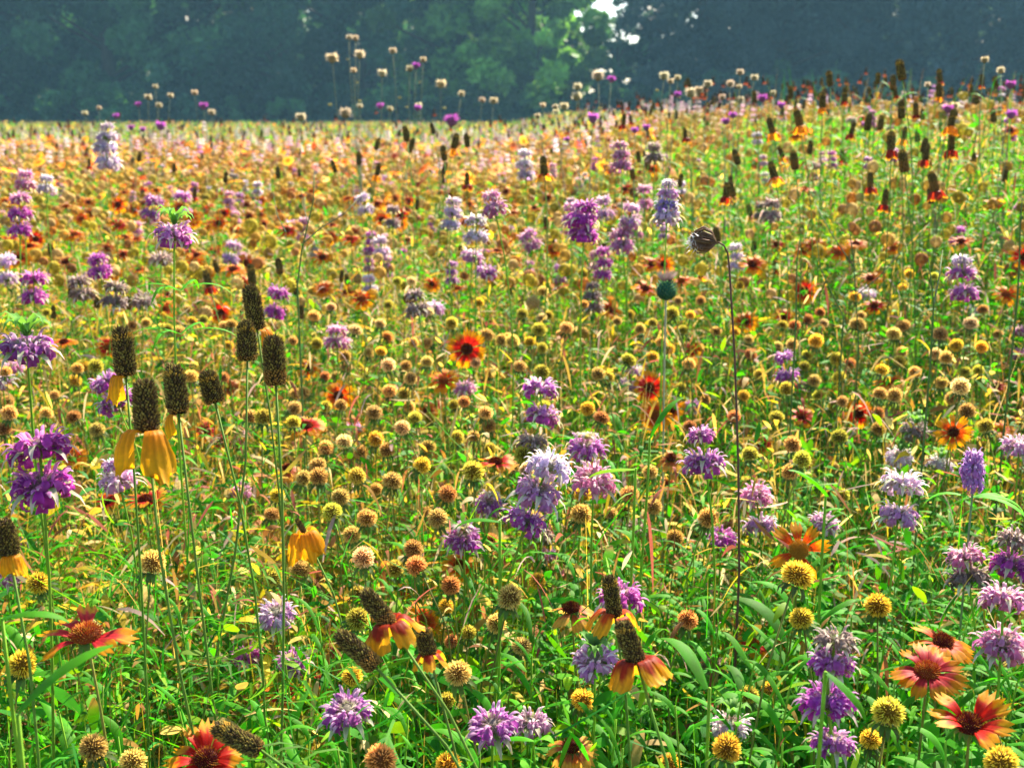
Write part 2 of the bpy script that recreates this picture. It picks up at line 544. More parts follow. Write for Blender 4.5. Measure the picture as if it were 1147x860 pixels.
# ---- coneflower
def coneflower(bx, by, tx, ty, w=None, pet='none', npet=None, spins=None, d=None, sc=None, basedir=None, label=None, key=None, leaves=None, hgt=.70, dep=0.0, cone_k=1.0):
    plen = math.hypot(tx - bx, ty - by)
    if d is None:
        dpx = F * .034 / max(plen, 3)
        if w:
            dpx = F * .0172 / w
        ds = depth_for(by, bx, hgt)
        d = (dpx ** .65) * (ds ** .35) if by > 300 else min(max(dpx, 1.5), 6)
    head = at(bx, by, d)
    tip = at(tx, ty, d) + FWD * (dep * plen * d / F)
    ax = (tip - head)
    ax = (ax.normalized() + Vector((0, R.uniform(-.12, .12), 0))).normalized()
    sc = sc or max(.55, min(1.5, (plen * d / F) / .034))
    base = base_under(head, .10, basedir)
    root = thing('coneflower', base, 'coneflower', GROUPS['coneflower'])
    pts = stem_curve(base, head, ax, .45)
    make_stem(root, pts, .0013, .00095, jit(STEMC['hat'], .2))
    hl = head - base
    wr = .80 if not w else .92 * (w * d / F) / (.0172 * sc)
    wr = max(.74, min(1.35, wr))
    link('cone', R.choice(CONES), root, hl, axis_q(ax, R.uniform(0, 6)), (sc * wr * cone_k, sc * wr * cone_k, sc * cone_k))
    if pet != 'none':
        n = npet or R.randint(4, 6)
        down = axis_q((ax + Vector((0, 0, 1.1))).normalized(), 0)
        if spins is None:
            s0 = R.uniform(0, 6.28); spins = [s0 + 2 * math.pi * k / n + R.uniform(-.2, .2) for k in range(n)]
        for s in spins:
            if isinstance(s, tuple):
                s, ps = s
            else:
                ps = 1
            q = down @ Quaternion((0, 0, 1), s) @ Quaternion((0, 1, 0), R.uniform(-.55, -.15) if pet in ('mahogany', 'orangered') else R.uniform(-.28, .02))
            k_ = sc * ps * R.uniform(.92, 1.05) * ((.74 if by > 130 else .5) if d > 1.9 else 1)
            link('petal', R.choice(HPET[pet]), root, hl, q, (k_, k_ * (.70 if pet == 'yellow' else .94), k_ * 1.04), jit((1, 1, 1), .08))
    if leaves is None:
        leaves = 3 if d < 1.7 else 0
    for k in range(leaves):
        p = pts[1 + (k * 2) % 5] - base
        link('leaf', R.choice(PINN), root, p, Quaternion((0, 0, 1), R.uniform(0, 6.28)) @ Quaternion((0, 1, 0), R.uniform(-.7, .1)), R.uniform(.8, 1.4), jit((1, 1, 1), .3))
    look = {'none': 'bare brown', 'yellow': 'yellow-petalled', 'orange': 'orange-petalled', 'mahogany': 'red and yellow', 'maroon': 'dark red', 'orangered': 'orange-red'}[pet]
    reg(root, 'coneflower', look, bx, (by + ty) / 2, d, label, key)
    return root

# ---- firewheel
def firewheel(px, py, dia, kind='red', face=.45, n=None, disc=None, d=None, label=None, key=None, side=0.0, keep=None, cup=0.0, hgt=.52):
    if d is None:
        dpx = F * .054 / dia
        ds = depth_for(py, px, hgt)
        d = (dpx ** .5) * (ds ** .5) if py > 230 else dpx
    head = at(px, py, d)
    sc = max(.6, min(1.5, dia * d / F / .054))
    view = (CAM - head).normalized()
    ax = (Vector((0, 0, 1)) * (1 - face) + view * face + Vector((side, 0, 0)) + Vector((R.uniform(-.1, .1), R.uniform(-.05, .05), 0))).normalized()
    base = base_under(head, .07)
    root = thing('firewheel', base, 'firewheel', GROUPS['firewheel'])
    hl = head - base
    pts = stem_curve(base, head - ax * .002, ax, .35)
    make_stem(root, pts, .0012, .0010, jit(STEMC['fw'], .2))
    disc = disc or R.choice(['dark', 'dark', 'orange'])
    link('disc', FDISC[disc], root, hl, axis_q(ax, R.uniform(0, 6)), sc, None if kind != 'faded' else (.9, .8, .7))
    link('bracts', R.choice(CALYX), root, hl - ax * .002, axis_q(ax, R.uniform(0, 6)), sc * .9)
    col = jit((1, 1, 1), .12)
    if dia * 1.0 >= 24:
        n = n or R.choice([9, 10, 11, 12])
        for k in range(n):
            if keep and k not in keep:
                continue
            an = 2 * math.pi * k / n + R.uniform(-.1, .1)
            tilt = -cup + R.uniform(-.12, .25) + (R.uniform(.2, .9) if kind == 'faded' else 0)
            q = axis_q(ax, an) @ Quaternion((0, 1, 0), tilt)
            link('petal', R.choice(FPET[kind]), root, hl, q, sc * R.uniform(.92, 1.06), col)
    else:
        link('corolla', R.choice(COROLLA[kind]), root, hl, axis_q(ax, R.uniform(0, 6)), sc, col)
    look = {'red': 'red yellow-tipped', 'pink': 'pinkish red', 'orange': 'orange', 'faded': 'faded'}[kind]
    reg(root, 'firewheel', look, px, py, d, label, key)
    return root

BALLC = {'tan': (1.12, .90, .48), 'olive': (.90, .92, .22), 'yellow': (1.3, 1.02, .18), 'red': (1.05, .58, .32), 'brown': (.95, .70, .34), 'pale': (1.3, 1.12, .92)}

def ball(px, py, dia, c='tan', d=None, label=None, key=None, hgt=.50):
    if d is None:
        dpx = F * .0225 / dia
        ds = depth_for(py, px, hgt)
        d = (dpx ** .5) * (ds ** .5) if py > 230 else dpx
    head = at(px, py, d)
    sc = max(.55, min(1.6, dia * d / F / .0225))
    ax = Vector((R.gauss(0, .3), R.gauss(-.1, .3), 1)).normalized()
    h2 = head - ax * .0095 * sc
    base = base_under(head, .06)
    root = thing('firewheel_seed_ball', base, 'seed head', GROUPS['seed ball'])
    make_stem(root, stem_curve(base, h2, ax, .35, 7), .0010, .0008, jit(STEMC['ball'], .25), 4)
    hl = h2 - base
    sq = R.uniform(.9, 1.08)
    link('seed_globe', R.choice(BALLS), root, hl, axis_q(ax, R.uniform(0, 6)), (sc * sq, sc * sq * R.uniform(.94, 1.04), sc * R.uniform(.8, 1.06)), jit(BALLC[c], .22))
    if dia > 13:
        link('bracts', R.choice(CALYX), root, hl, axis_q(ax, R.uniform(0, 6)), sc, jit((1, 1, 1), .2))
    look = {'tan': 'tan', 'olive': 'olive', 'yellow': 'yellow', 'red': 'reddish', 'brown': 'brown', 'pale': 'pale fuzzy'}[c]
    reg(root, 'seed ball', look, px, py, d, label, key)
    return root

def beebalm(tiers, pal='violet', crown=None, leaves=None, d=None, label=None, key=None, pals=None, basedir=None, hgt=.56, brc='pale'):
    """tiers top to bottom [(x, y, w)]"""
    x0, y0, w0 = tiers[0]
    wm = max(t[2] for t in tiers)
    if d is None:
        dpx = F * .042 / wm
        ds = depth_for(y0, x0, hgt)
        d = (dpx ** .6) * (ds ** .4) if y0 > 250 else dpx
    P = [at(x, y, d) for x, y, w in tiers]
    low = P[-1]
    base = base_under(low, .05, basedir)
    root = thing('bee_balm', base, 'bee balm', GROUPS['bee balm'])
    ax0 = (P[0] - P[-1]).normalized() if len(P) > 1 else Vector((R.uniform(-.12, .12), R.uniform(-.15, .1), 1)).normalized()
    top = P[0] + ax0 * .004
    if ax0.z < .3:
        ax0 = (ax0 + Vector((0, 0, 1))).normalized()
    pts = stem_curve(base, P[-1], ax0, .4)
    pts = pts + list(reversed(P[:-1])) + [top]
    make_stem(root, pts, .0015, .0010, jit(STEMC['balm'], .2), 5)
    for i, (p, t) in enumerate(zip(P, tiers)):
        sc = max(.5, min(1.7, t[2] * d / F / .042))
        ax = (ax0 + Vector((R.uniform(-.1, .1), R.uniform(-.25, .05), 0))).normalized()
        pl = pals[i] if pals else pal
        wo = link('whorl', R.choice(WHORL[pl]), root, p - base, axis_q(ax, R.uniform(0, 6)), sc, jit((1, 1, 1), .12))
        br = link('bracts', R.choice(BR_PALE if brc == 'pale' else BR_GREEN), wo, (0, 0, -.007), Quaternion((0, 0, 1), R.uniform(0, 6)), 1.0, jit((1, 1, 1), .2))
    if crown:
        sc = max(.55, min(1.6, w0 * d / F / .042))
        link('bract_crown', R.choice(CROWN_GREEN if crown == 'green' else CROWN_PALE), root, P[0] + ax0 * .010 * sc - base, axis_q(ax0, 1), sc)
    if leaves is None:
        leaves = 6 if d < 1.8 else 0
    for k in range(leaves):
        pr = pts[2 + (k // 2) % 6] - base
        a = (k % 2) * math.pi + (k // 2) * 1.5 + R.uniform(-.2, .2)
        link('leaf', R.choice(LANCE), root, pr, Quaternion((0, 0, 1), a) @ Quaternion((0, 1, 0), R.uniform(-.5, .2)), R.uniform(.7, 1.2), jit((1, 1, 1), .25))
    tn = {1: 'one-tiered', 2: 'two-tiered', 3: 'three-tiered', 4: 'four-tiered'}[len(tiers)]
    look = tn + ' ' + {'pale': 'whitish lilac', 'dried': 'dried grey', 'blue': 'bluish violet'}.get(pal, pal)
    reg(root, 'bee balm', look, x0, sum(t[1] for t in tiers) / len(tiers), d, label, key)
    return root

def shoot(px, py, d, n=12, spread=1.0, narrow=True, broad=False, label=None, hgt=None):
    top = at(px, py, d)
    base = base_under(top, .07)
    if top.z - base.z < .12:
        return None
    root = thing('leafy_shoot', base, 'leafy shoot', GROUPS['leafy shoot'])
    pts = stem_curve(base, top, (R.uniform(-.15, .15), R.uniform(-.15, .15), 1), .4)
    make_stem(root, pts, .0017, .0008, jit(STEMC['balm'], .2), 5)
    src = LANCE_B if broad else (LANCE_N if narrow else LANCE)
    for k in range(n):
        t = 1 - .62 * k / n
        i = t * (len(pts) - 1); i0 = min(int(i), len(pts) - 2)
        p = pts[i0].lerp(pts[i0 + 1], i - i0) - base
        a = k * (math.pi if n < 9 else 2.4) + (k // 2) * 1.2 + R.uniform(-.25, .25)
        tip = max(0, .9 - k * .18)
        link('leaf', R.choice(src), root, p, Quaternion((0, 0, 1), a) @ Quaternion((0, 1, 0), -tip + R.uniform(-.35, .2)), R.uniform(.75, 1.15) * spread * (.55 + .45 * min(1, k / 4)), jit((1.05, 1.05, 1), .28))
    reg(root, 'leafy shoot', 'broad-leaved' if broad else 'narrow-leaved', px, py, d, label)
    return root

# ================================================================== the plants one can tell apart
hat = coneflower
# near left group
hat(165, 484, 160, 425, 30, 'yellow', spins=[(-2.2, 1.45), (-.95, 1.5)], sc=None, basedir=(.06, .02), label='brown-coned coneflower with two long hanging yellow petals, lowest of the left cluster', key='the two-petalled yellow coneflower')
hat(141, 421, 137, 366, 26, 'yellow', spins=[(-1.9, .95), (-2.5, .8)], basedir=(-.03, .05), label='tall brown coneflower cone with one yellow petal, topmost at the left of its cluster')
hat(200, 463, 192, 408, 27, 'yellow', spins=[(-2.2, .75)], basedir=(.01, .05), label='tilted brown coneflower cone beside a small rounded yellow petal')
hat(241, 451, 232, 415, 25, 'none', basedir=(0, .06), label='short egg-shaped olive brown cone tilted left without petals')
hat(277, 404, 275, 359, 24, 'none', basedir=(-.11, -.03), label='bare brown cone on a stem curving down to the left')
hat(309, 431, 306, 376, 28, 'none', basedir=(-.03, 0), label='largest bare brown cone on a straight stem, right of the left cluster')
hat(288, 369, 281, 319, 21, 'orange', spins=[(0, .7), (-.6, .7)], label='brown cone with small orange petals, behind the two bare cones')
hat(283, 319, 281, 296, 10, 'none', label='small dark cone rising just above a bigger brown cone')
hat(314, 307, 311, 289, 9, 'none')
hat(11, 622, 4, 580, 26, 'yellow', spins=[(-.3, .9), (-.9, .9), (-1.7, .8)], label='brown coneflower with yellow petals cut by the left picture edge')
hat(437, 700, 408, 660, 24, 'mahogany', npet=6, basedir=(.12, -.02), label='coneflower leaning left with red petals edged in yellow', key='the leaning red and yellow coneflower')
hat(421, 747, 378, 708, 25, 'none', basedir=(.12, -.04), label='bare dark cone leaning far to the left on a long slanting stem')
hat(481, 734, 472, 705, 22, 'mahogany', npet=5, basedir=(.05, 0), label='yellow-rimmed red coneflower tucked under an upright firewheel')
hat(689, 690, 681, 643, 20, 'orangered', npet=5, label='upright brown cone in front of a magenta bee balm, small orange petals')
hat(714, 743, 696, 696, 25, 'mahogany', npet=6, basedir=(.005, 0), label='coneflower with a full skirt of yellow petals with dark red centres', key='the maroon and yellow skirted coneflower')
hat(292, 840, 240, 812, 25, 'none', basedir=(.10, -.03), label='dark bare cone lying almost level above the bottom edge')
hat(341, 596, 330, 576, 16, 'yellow', spins=[(-2.2, 1.2), (-1.3, 1.25), (-.7, 1.1), (1, 1), (2.2, 1)], sc=1.0, cone_k=.42, label='bent coneflower showing mostly broad hanging yellow petals', key='the bent yellow coneflower')
for a in [(235, 322, 229, 303, 'maroon'), (59, 289, 55, 273, 'none'), (79, 334, 78, 320, 'none'), (60, 357, 60, 342, 'none'), (109, 345, 108, 329, 'none'),
          (145, 347, 143, 332, 'none'), (338, 357, 337, 342, 'none'), (332, 330, 330, 315, 'none'), (244, 305, 240, 291, 'none'),
          (991, 230, 992, 212, 'maroon'), (1064, 236, 1065, 223, 'orangered'), (1043, 228, 1042, 209, 'none'), (1038, 260, 1036, 245, 'none'), (896, 265, 898, 252, 'orange'),
          (919, 255, 918, 243, 'maroon'), (868, 303, 868, 291, 'maroon'), (907, 305, 906, 294, 'orange'), (786, 311, 785, 297, 'orangered'), (841, 243, 838, 229, 'orangered'),
          (820, 221, 818, 206, 'orangered'), (771, 295, 772, 280, 'none'), (832, 318, 831, 308, 'orangered'), (836, 283, 833, 270, 'orangered'), (844, 285, 845, 270, 'none'),
          (853, 245, 854, 232, 'none'), (966, 243, 966, 233, 'maroon'), (875, 214, 877, 204, 'none'), (884, 228, 884, 216, 'orange'), (1130, 245, 1131, 233, 'maroon'),
          (1104, 221, 1105, 209, 'none'), (1011, 90, 1007, 67, 'none'), (930, 97, 928, 80, 'none'), (921, 122, 922, 103, 'orange'), (946, 114, 946, 98, 'maroon'),
          (1000, 101, 1001, 84, 'none'), (1053, 92, 1052, 77, 'maroon'), (971, 146, 974, 128, 'none'), (986, 145, 988, 129, 'none'), (953, 151, 957, 137, 'maroon'),
          (998, 169, 999, 147, 'maroon'), (1012, 157, 1014, 142, 'orange'), (1028, 159, 1027, 145, 'none'), (1065, 143, 1068, 123, 'orange'), (1094, 117, 1094, 102, 'none'),
          (1065, 169, 1066, 149, 'maroon'), (1089, 188, 1091, 172, 'none'), (896, 142, 892, 122, 'orange'), (866, 150, 861, 132, 'orange'), (907, 173, 908, 158, 'none'),
          (827, 184, 822, 167, 'none'), (877, 177, 872, 164, 'orange'), (891, 190, 888, 169, 'none'), (868, 201, 863, 181, 'orangered'), (822, 220, 817, 203, 'none'),
          (944, 180, 943, 167, 'maroon'), (610, 197, 608, 175, 'orangered'), (975, 211, 975, 193, 'maroon'), (1125, 204, 1126, 187, 'none'), (886, 111, 885, 97, 'none'),
          (1113, 137, 1112, 122, 'none'), (541, 253, 540, 237, 'none'), (562, 285, 561, 270, 'none'), (517, 290, 515, 275, 'none'), (612, 257, 611, 243, 'none'), (621, 273, 620, 259, 'orange'),
          (676, 287, 677, 272, 'maroon'), (708, 251, 709, 236, 'none'), (718, 262, 718, 251, 'none'), (498, 294, 498, 285, 'maroon'), (572, 330, 570, 317, 'none'),
          (587, 340, 586, 330, 'maroon'), (526, 370, 525, 358, 'maroon'), (382, 315, 383, 303, 'none'), (389, 319, 388, 307, 'yellow'), (439, 285, 440, 277, 'maroon'),
          (456, 158, 453, 141, 'none'), (459, 170, 463, 155, 'none'), (421, 168, 424, 155, 'none'), (402, 185, 402, 170, 'none'), (498, 180, 496, 163, 'none'), (508, 167, 512, 150, 'orange'),
          (524, 165, 522, 150, 'none'), (486, 150, 483, 138, 'none'), (376, 193, 372, 180, 'none'), (312, 200, 311, 187, 'none'), (422, 197, 425, 183, 'orange'), (496, 195, 500, 182, 'none')]:
    x0, y0, x1, y1, p = a
    hat(x0, y0, x1, y1, None, p)

fw = firewheel
fw(523, 391, 42, 'red', .85, 12, 'dark', label='open red firewheel with yellow tips facing the camera above the seed balls', key='the open red firewheel facing the camera')
fw(379, 443, 34, 'orange', .85, 12, 'dark', label='round orange firewheel with a red centre ring, face on', key='the ring-shaped orange firewheel')
fw(345, 412, 27, 'orange', .7)
fw(342, 478, 46, 'red', .12, 12, 'dark', label='flat red firewheel seen edge on, left of the seed balls')
fw(397, 476, 26, 'red', .5, side=.6)
fw(247, 350, 26, 'red', .85, 11, 'dark', label='small round red firewheel above the bare brown cones')
fw(257, 432, 30, 'faded', .6, label='faded pinkish firewheel behind the short tilted cone')
fw(231, 482, 28, 'pink', .7)
fw(247, 494, 26, 'pink', .7)
fw(727, 434, 38, 'red', .7, 11, 'dark', label='red firewheel just below a small lilac bee balm', key='the red firewheel under the small lilac bee balm')
fw(752, 460, 34, 'orange', .5, side=-.3)
fw(775, 391, 25, 'red', .6)
fw(835, 360, 29, 'orange', .6)
fw(878, 355, 25, 'red', .6)
fw(962, 463, 34, 'red', .8, 11, 'dark', label='scarlet firewheel with yellow tips among brown seed balls', key='the scarlet firewheel among brown seed balls')
fw(853, 497, 29, 'red', .5)
fw(555, 518, 46, 'red', .1, 10, label='red firewheel seen from the side right of the olive seed ball')
fw(895, 616, 68, 'orange', .72, 9, 'yellow', keep=[0, 1, 2, 3, 5, 6, 7], label='orange firewheel with separate red-based petals and a greenish centre', key='the gappy orange firewheel')
fw(97, 712, 104, 'pink', .12, 10, 'orange', keep=[0, 3, 4, 5, 6, 9], label='large side-on firewheel with pink yellow-tipped petals and domed orange centre', key='the big side-on pink firewheel')
fw(476, 694, 44, 'orange', .5, 12, 'orange', side=.7, label='firewheel turned to the right with a red spiky centre, behind the leaning coneflower')
fw(1039, 752, 78, 'pink', .38, 12, 'orange', label='wide red firewheel with a tall orange dome, near the lower right corner', key='the wide domed firewheel')
fw(1086, 812, 92, 'red', .30, 9, 'dark', cup=.45, keep=[0, 1, 3, 4, 5, 7, 8], label='cup-shaped red and yellow firewheel nearest the lower right corner', key='the cupped firewheel in the corner')
fw(1056, 719, 68, 'orange', .06, 10, 'dark', label='flat orange firewheel seen edge on above a wide red one')
fw(845, 720, 42, 'red', .4)
fw(886, 719, 38, 'orange', .4)
fw(231, 850, 84, 'red', .45, 11, 'dark', label='deep red yellow-tipped firewheel cut by the bottom edge')
fw(120, 562, 38, 'red', .3, side=-.4)
fw(163, 560, 48, 'red', .12, 10, label='dark red firewheel under the two hanging yellow petals')
fw(515, 633, 40, 'orange', .5, 11, 'dark', label='orange firewheel half hidden under a violet bee balm')
fw(640, 682, 60, 'faded', .08, 10)
fw(638, 699, 32, 'red', .3)
fw(640, 836, 62, 'faded', .4, 10, 'dark', label='withered red and orange firewheel near the bottom edge')
fw(322, 524, 36, 'faded', .2)
fw(683, 347, 27, 'orange', .5, side=.4)
fw(1115, 433, 28, 'red', .3)
fw(747, 543, 30, 'orange', .3)
fw(640, 690, 36, 'faded', .2)
fw(950, 660, 32, 'orange', .2)
fw(82, 512, 32, 'orange', .5, label='orange-red firewheel beside the big magenta bee balm')
fw(185, 346, 26, 'orange', .4)
fw(187, 330, 24, 'orange', .1)
fw(465, 393 + 50, 20, 'red', .4)
fw(487, 453, 24, 'red', .4)
fw(540, 427, 22, 'red', .2)
fw(478, 460, 26, 'orange', .5)
fw(315, 778, 44, 'red', .3, 9)
fw(355, 765, 34, 'red', .1, 9)
fw(1097, 380, 20, 'orange', .3)
fw(1120, 481, 34, 'orange', .3, 12, 'yellow')
fw(847, 184, 16, 'red', .7)
fw(160, 215, 15, 'red', .7)
fw(150, 234, 19, 'orange', .7)
fw(245, 250, 22, 'orange', .6)
fw(257, 240, 16, 'orange', .6)
fw(370, 265, 20, 'orange', .6)
fw(365, 272, 15, 'orange', .6)
fw(240, 282, 18, 'red', .5)
fw(500, 299, 18, 'orange', .5)
fw(455, 316, 20, 'orange', .6)
fw(620, 280, 24, 'orange', .6)
fw(625, 320, 20, 'orange', .6)
fw(88, 225, 18, 'orange', .4)
fw(155, 302, 22, 'orange', .2)
fw(1024, 700, 26, 'orange', .2)
fw(450, 577, 20, 'red', .1)
fw(447, 612, 24, 'red', .3)
fw(457, 660, 30, 'red', .5, side=-.5)
fw(850, 797, 32, 'faded', .3)
fw(722, 595, 30, 'faded', .1)
fw(668, 655, 20, 'orange', .4)
fw(655, 640, 22, 'orange', .4)
fw(530, 425, 18, 'red', .3)
fw(404, 562, 22, 'faded', .2)

for a in [(450,478,22,'pale'),(464,466,17,'olive'),(481,469,15,'olive'),(421,492,20,'yellow'),(385,494,20,'pale'),(365,502,20,'tan'),(400,533,23,'olive'),(440,537,24,'tan'),(421,547,18,'brown'),
          (381,556,24,'tan'),(411,579,24,'brown'),(512,490,18,'olive'),(531,488,16,'tan'),(549,502,17,'olive'),(502,552,23,'red'),(477,574,16,'tan'),(490,580,26,'tan'),
          (463,613,26,'brown'),(466,633,26,'red'),(407,623,30,'pale'),(394,598,22,'tan'),(442,636,24,'olive'),(505,655,24,'red'),(419,461,20,'tan'),(357,533,24,'brown'),
          (305,574,20,'tan'),(306,645,24,'olive'),(336,637,24,'brown'),(358,646,16,'red'),(404,506,18,'tan'),(480,500,18,'brown'),(548,475,20,'brown'),(550,604,18,'red'),(506,524,12,'olive'),
          (728,528,20,'tan'),(705,552,22,'brown'),(700,570,20,'olive'),(684,574,18,'tan'),(732,567,20,'tan'),(651,576,24,'brown'),(793,580,26,'brown'),(815,586,15,'brown'),(756,602,20,'brown'),
          (602,650,22,'yellow'),(840,508,20,'olive'),(575,523,16,'tan'),(577,652,16,'tan'),(598,581,24,'tan'),(676,605,12,'yellow'),(870,466,18,'olive'),(940,489,20,'olive'),(983,463,16,'red'),
          (1083,460,20,'brown'),(888,498,22,'brown'),(872,503,15,'olive'),(861,521,16,'olive'),(885,528,22,'brown'),(933,523,16,'tan'),(944,555,18,'olive'),
          (506,362,16,'olive'),(546,374,17,'tan'),(604,369,18,'olive'),(635,366,18,'tan'),(574,382,18,'tan'),(562,381,16,'tan'),(706,352,12,'olive'),(717,369,15,'tan'),(741,382,15,'tan'),(705,402,18,'olive'),
          (607,415,20,'olive'),(680,422,18,'olive'),(549,417,15,'tan'),(435,409,18,'pale'),(455,409,15,'brown'),(436,437,18,'tan'),(453,440,17,'olive'),(508,452,15,'olive'),(464,467,18,'olive'),
          (416,462,17,'olive'),(458,455,16,'tan'),(426,361,15,'pale'),(463,384,13,'tan'),(435,376,14,'red'),(653,306,12,'olive'),(461,314,12,'pale'),(435,341,12,'olive'),(413,394,14,'tan'),(647,417,12,'tan'),(549,361,10,'red'),
          (765,369,14,'olive'),(802,370,15,'tan'),(839,379,14,'tan'),(890,364,14,'red'),(914,382,18,'yellow'),(887,386,16,'tan'),(961,362,20,'tan'),(1011,364,17,'tan'),(1001,374,17,'tan'),(1053,374,19,'tan'),
          (988,413,18,'yellow'),(937,402,17,'olive'),(952,407,14,'red'),(1060,401,17,'tan'),(1010,394,15,'tan'),(1048,396,16,'pale'),(1096,414,15,'olive'),(1054,428,16,'tan'),(986,440,18,'tan'),(1002,443,19,'tan'),
          (1067,445,19,'tan'),(1055,453,14,'olive'),(934,455,15,'olive'),(905,397,14,'olive'),(902,409,14,'olive'),(851,419,15,'olive'),(881,436,18,'olive'),(917,441,16,'olive'),(912,426,17,'tan'),
          (772,407,16,'tan'),(763,433,14,'olive'),(784,433,12,'olive'),(790,448,13,'tan'),(822,465,17,'red'),(832,428,14,'red'),(841,396,15,'red'),(871,389,14,'tan'),(1025,416,16,'tan'),(1118,374,13,'brown'),(1011,321,12,'yellow'),
          (939,421,16,'olive'),(962,392,12,'tan'),(905,358,14,'red'),(42,652,30,'yellow'),(25,744,36,'yellow'),(149,852,30,'tan'),(106,857,28,'yellow'),(177,840,20,'olive'),(394,756,28,'yellow'),
          (571,669,32,'tan'),(556,698,26,'tan'),(500,678,20,'yellow'),(401,693,28,'olive'),(505,820,20,'brown'),(501,784,22,'olive'),(502,855,30,'yellow'),(525,708,20,'olive'),(505,717,20,'red'),(401,663,20,'olive'),
          (585,722,26,'tan'),(771,693,26,'red'),(653,783,26,'yellow'),(751,855,26,'yellow'),(578,756,14,'pale'),(586,764,12,'yellow'),(605,787,12,'tan'),(838,776,24,'olive'),
          (897,690,32,'yellow'),(983,677,30,'yellow'),(975,827,26,'yellow'),(1110,804,30,'yellow'),(862,771,20,'yellow'),(96,330,12,'tan'),(108,480,20,'tan'),(352,353,15,'tan'),(350,326,12,'tan'),
          (355,385,16,'olive'),(376,420,14,'tan'),(210,346,12,'tan'),(248,300,12,'tan'),(365,455,16,'olive'),(340,440,16,'tan'),(330,457,18,'tan'),(600,548,18,'brown'),(590,470,14,'tan')]:
    ball(*a)
ball(371, 571, 27, 'olive', label='large smooth olive seed ball left of the brown ones', key='the large olive seed ball')
ball(530, 528, 26, 'olive', label='olive seed ball left of the side-on red firewheel', key='the olive seed ball by the side-on firewheel')
ball(171, 629, 34, 'tan', label='broad tan seed ball beneath the hanging yellow petals', key='the broad tan seed ball')
ball(512, 751, 36, 'tan', label='large golden brown seed ball right of the leaning coneflower')
ball(427, 852, 38, 'red', label='reddish seed ball cut by the bottom edge', key='the reddish seed ball at the bottom edge')
ball(894, 642, 38, 'yellow', label='bristly yellow seed ball directly below the gappy orange firewheel')
ball(814, 838, 36, 'yellow', label='yellow seed ball in front of a white-bracted bee balm bud', key='the yellow seed ball at the bottom')
ball(995, 797, 38, 'olive', label='olive seed ball with long fringe left of the cupped firewheel')
ball(1121, 852, 42, 'yellow', label='biggest yellow seed ball, in the lower right corner')
ball(104, 836, 36, 'brown', label='dark brown dried seed ball at the lower left')

bb = beebalm
bb([(195, 263, 46)], 'violet', 'green', leaves=0, d=1.18, label='tall violet bee balm with one tier under a green bract crown', key='the tall crowned violet bee balm')
CROWNED = ALL[-1]['root']
bb([(44, 502, 68), (48, 546, 72)], 'magenta', None, label='big magenta bee balm of two full tiers by the left edge', key='the big magenta bee balm', d=.86)
bb([(30, 391, 62)], 'violet', 'green', label='violet bee balm with pale bracts at the left edge, above the magenta one', d=1.0)
bb([(38, 312, 30), (38, 332, 32)], 'magenta', label='small magenta two-tier bee balm near the left edge')
bb([(109, 290, 24), (112, 304, 30)], 'magenta', label='magenta bee balm left of the tall crowned violet one')
bb([(22, 222, 24), (22, 240, 27), (22, 258, 26)], 'magenta', pals=['pink', 'magenta', 'magenta'], label='three-tiered pink and magenta bee balm at the left edge', key='the three-tiered magenta bee balm')
bb([(6, 292, 26), (8, 312, 26)], 'pale')
bb([(118, 428, 36), (130, 450, 42)], 'violet', label='violet bee balm behind the coneflower cones', key='the violet bee balm behind the cones')
bb([(311, 328, 26), (307, 349, 26)], 'magenta', label='round magenta two-tier bee balm right of the dark cones')
bb([(378, 370, 24), (378, 384, 30)], 'pink')
bb([(604, 435, 40), (608, 465, 42), (597, 496, 40)], 'violet', pals=['violet', 'violet', 'dried'], label='violet bee balm whose two tiers stand above the leaning whitish one', key='the upright violet bee balm')
bb([(614, 521, 56), (602, 552, 58), (590, 583, 50)], 'pale', pals=['pale', 'lilac', 'violet'], label='leaning bee balm with a large white upper tier and violet lowest tier', key='the leaning white and violet bee balm', d=1.02)
bb([(606, 600, 30)], 'dried')
bb([(656, 502, 44)], 'violet', 'pale', label='violet bee balm under a pale flattened top, right of the white one')
bb([(665, 538, 50)], 'pink', label='round bee balm with a pale centre and magenta right side')
bb([(548, 565, 36)], 'violet', 'pale')
bb([(519, 603, 42)], 'violet', 'pale', label='violet bee balm standing over an orange firewheel', key='the violet bee balm over the firewheel')
bb([(785, 487, 34), (790, 518, 52)], 'violet', None, label='violet bee balm with curled leaves left of the wild carrot stalk', key='the violet bee balm beside the dry stalk', leaves=6)
bb([(808, 603, 34)], 'magenta', label='small magenta bee balm under a brown seed ball')
bb([(847, 554, 38), (851, 588, 38)], 'pink', None, pals=['pink', 'lilac'], label='pinkish two-tier bee balm right beside the dry stalk')
bb([(1077, 292, 22), (1077, 306, 32), (1079, 328, 34)], 'violet', pals=['pale', 'violet', 'violet'], leaves=0, label='white-topped violet bee balm standing alone at the right', key='the white-topped violet bee balm')
bb([(1088, 349, 20)], 'lilac')
bb([(878, 400, 22), (882, 421, 30)], 'violet', label='small violet two-tier bee balm among the right seed balls', key='the small violet bee balm among seed balls')
bb([(895, 433, 18)], 'blue')
bb([(711, 415, 24), (703, 432, 24)], 'lilac')
bb([(1010, 541, 48), (1006, 578, 48)], 'lilac', None, pals=['pale', 'lilac'], leaves=8, label='lilac bee balm with a whitish upper tier above bright leaves', key='the lilac bee balm above bright leaves')
bb([(1007, 512, 32)], 'pale', 'green', brc='green')
bb([(1053, 520, 30)], 'pale', 'green', brc='green')
bb([(1025, 482, 34)], 'dried', 'green', brc='green')
bb([(1080, 624, 42), (1085, 648, 48)], 'dried', None, pals=['pink', 'dried'], label='fading grey-violet bee balm left of the magenta ones at the right edge')
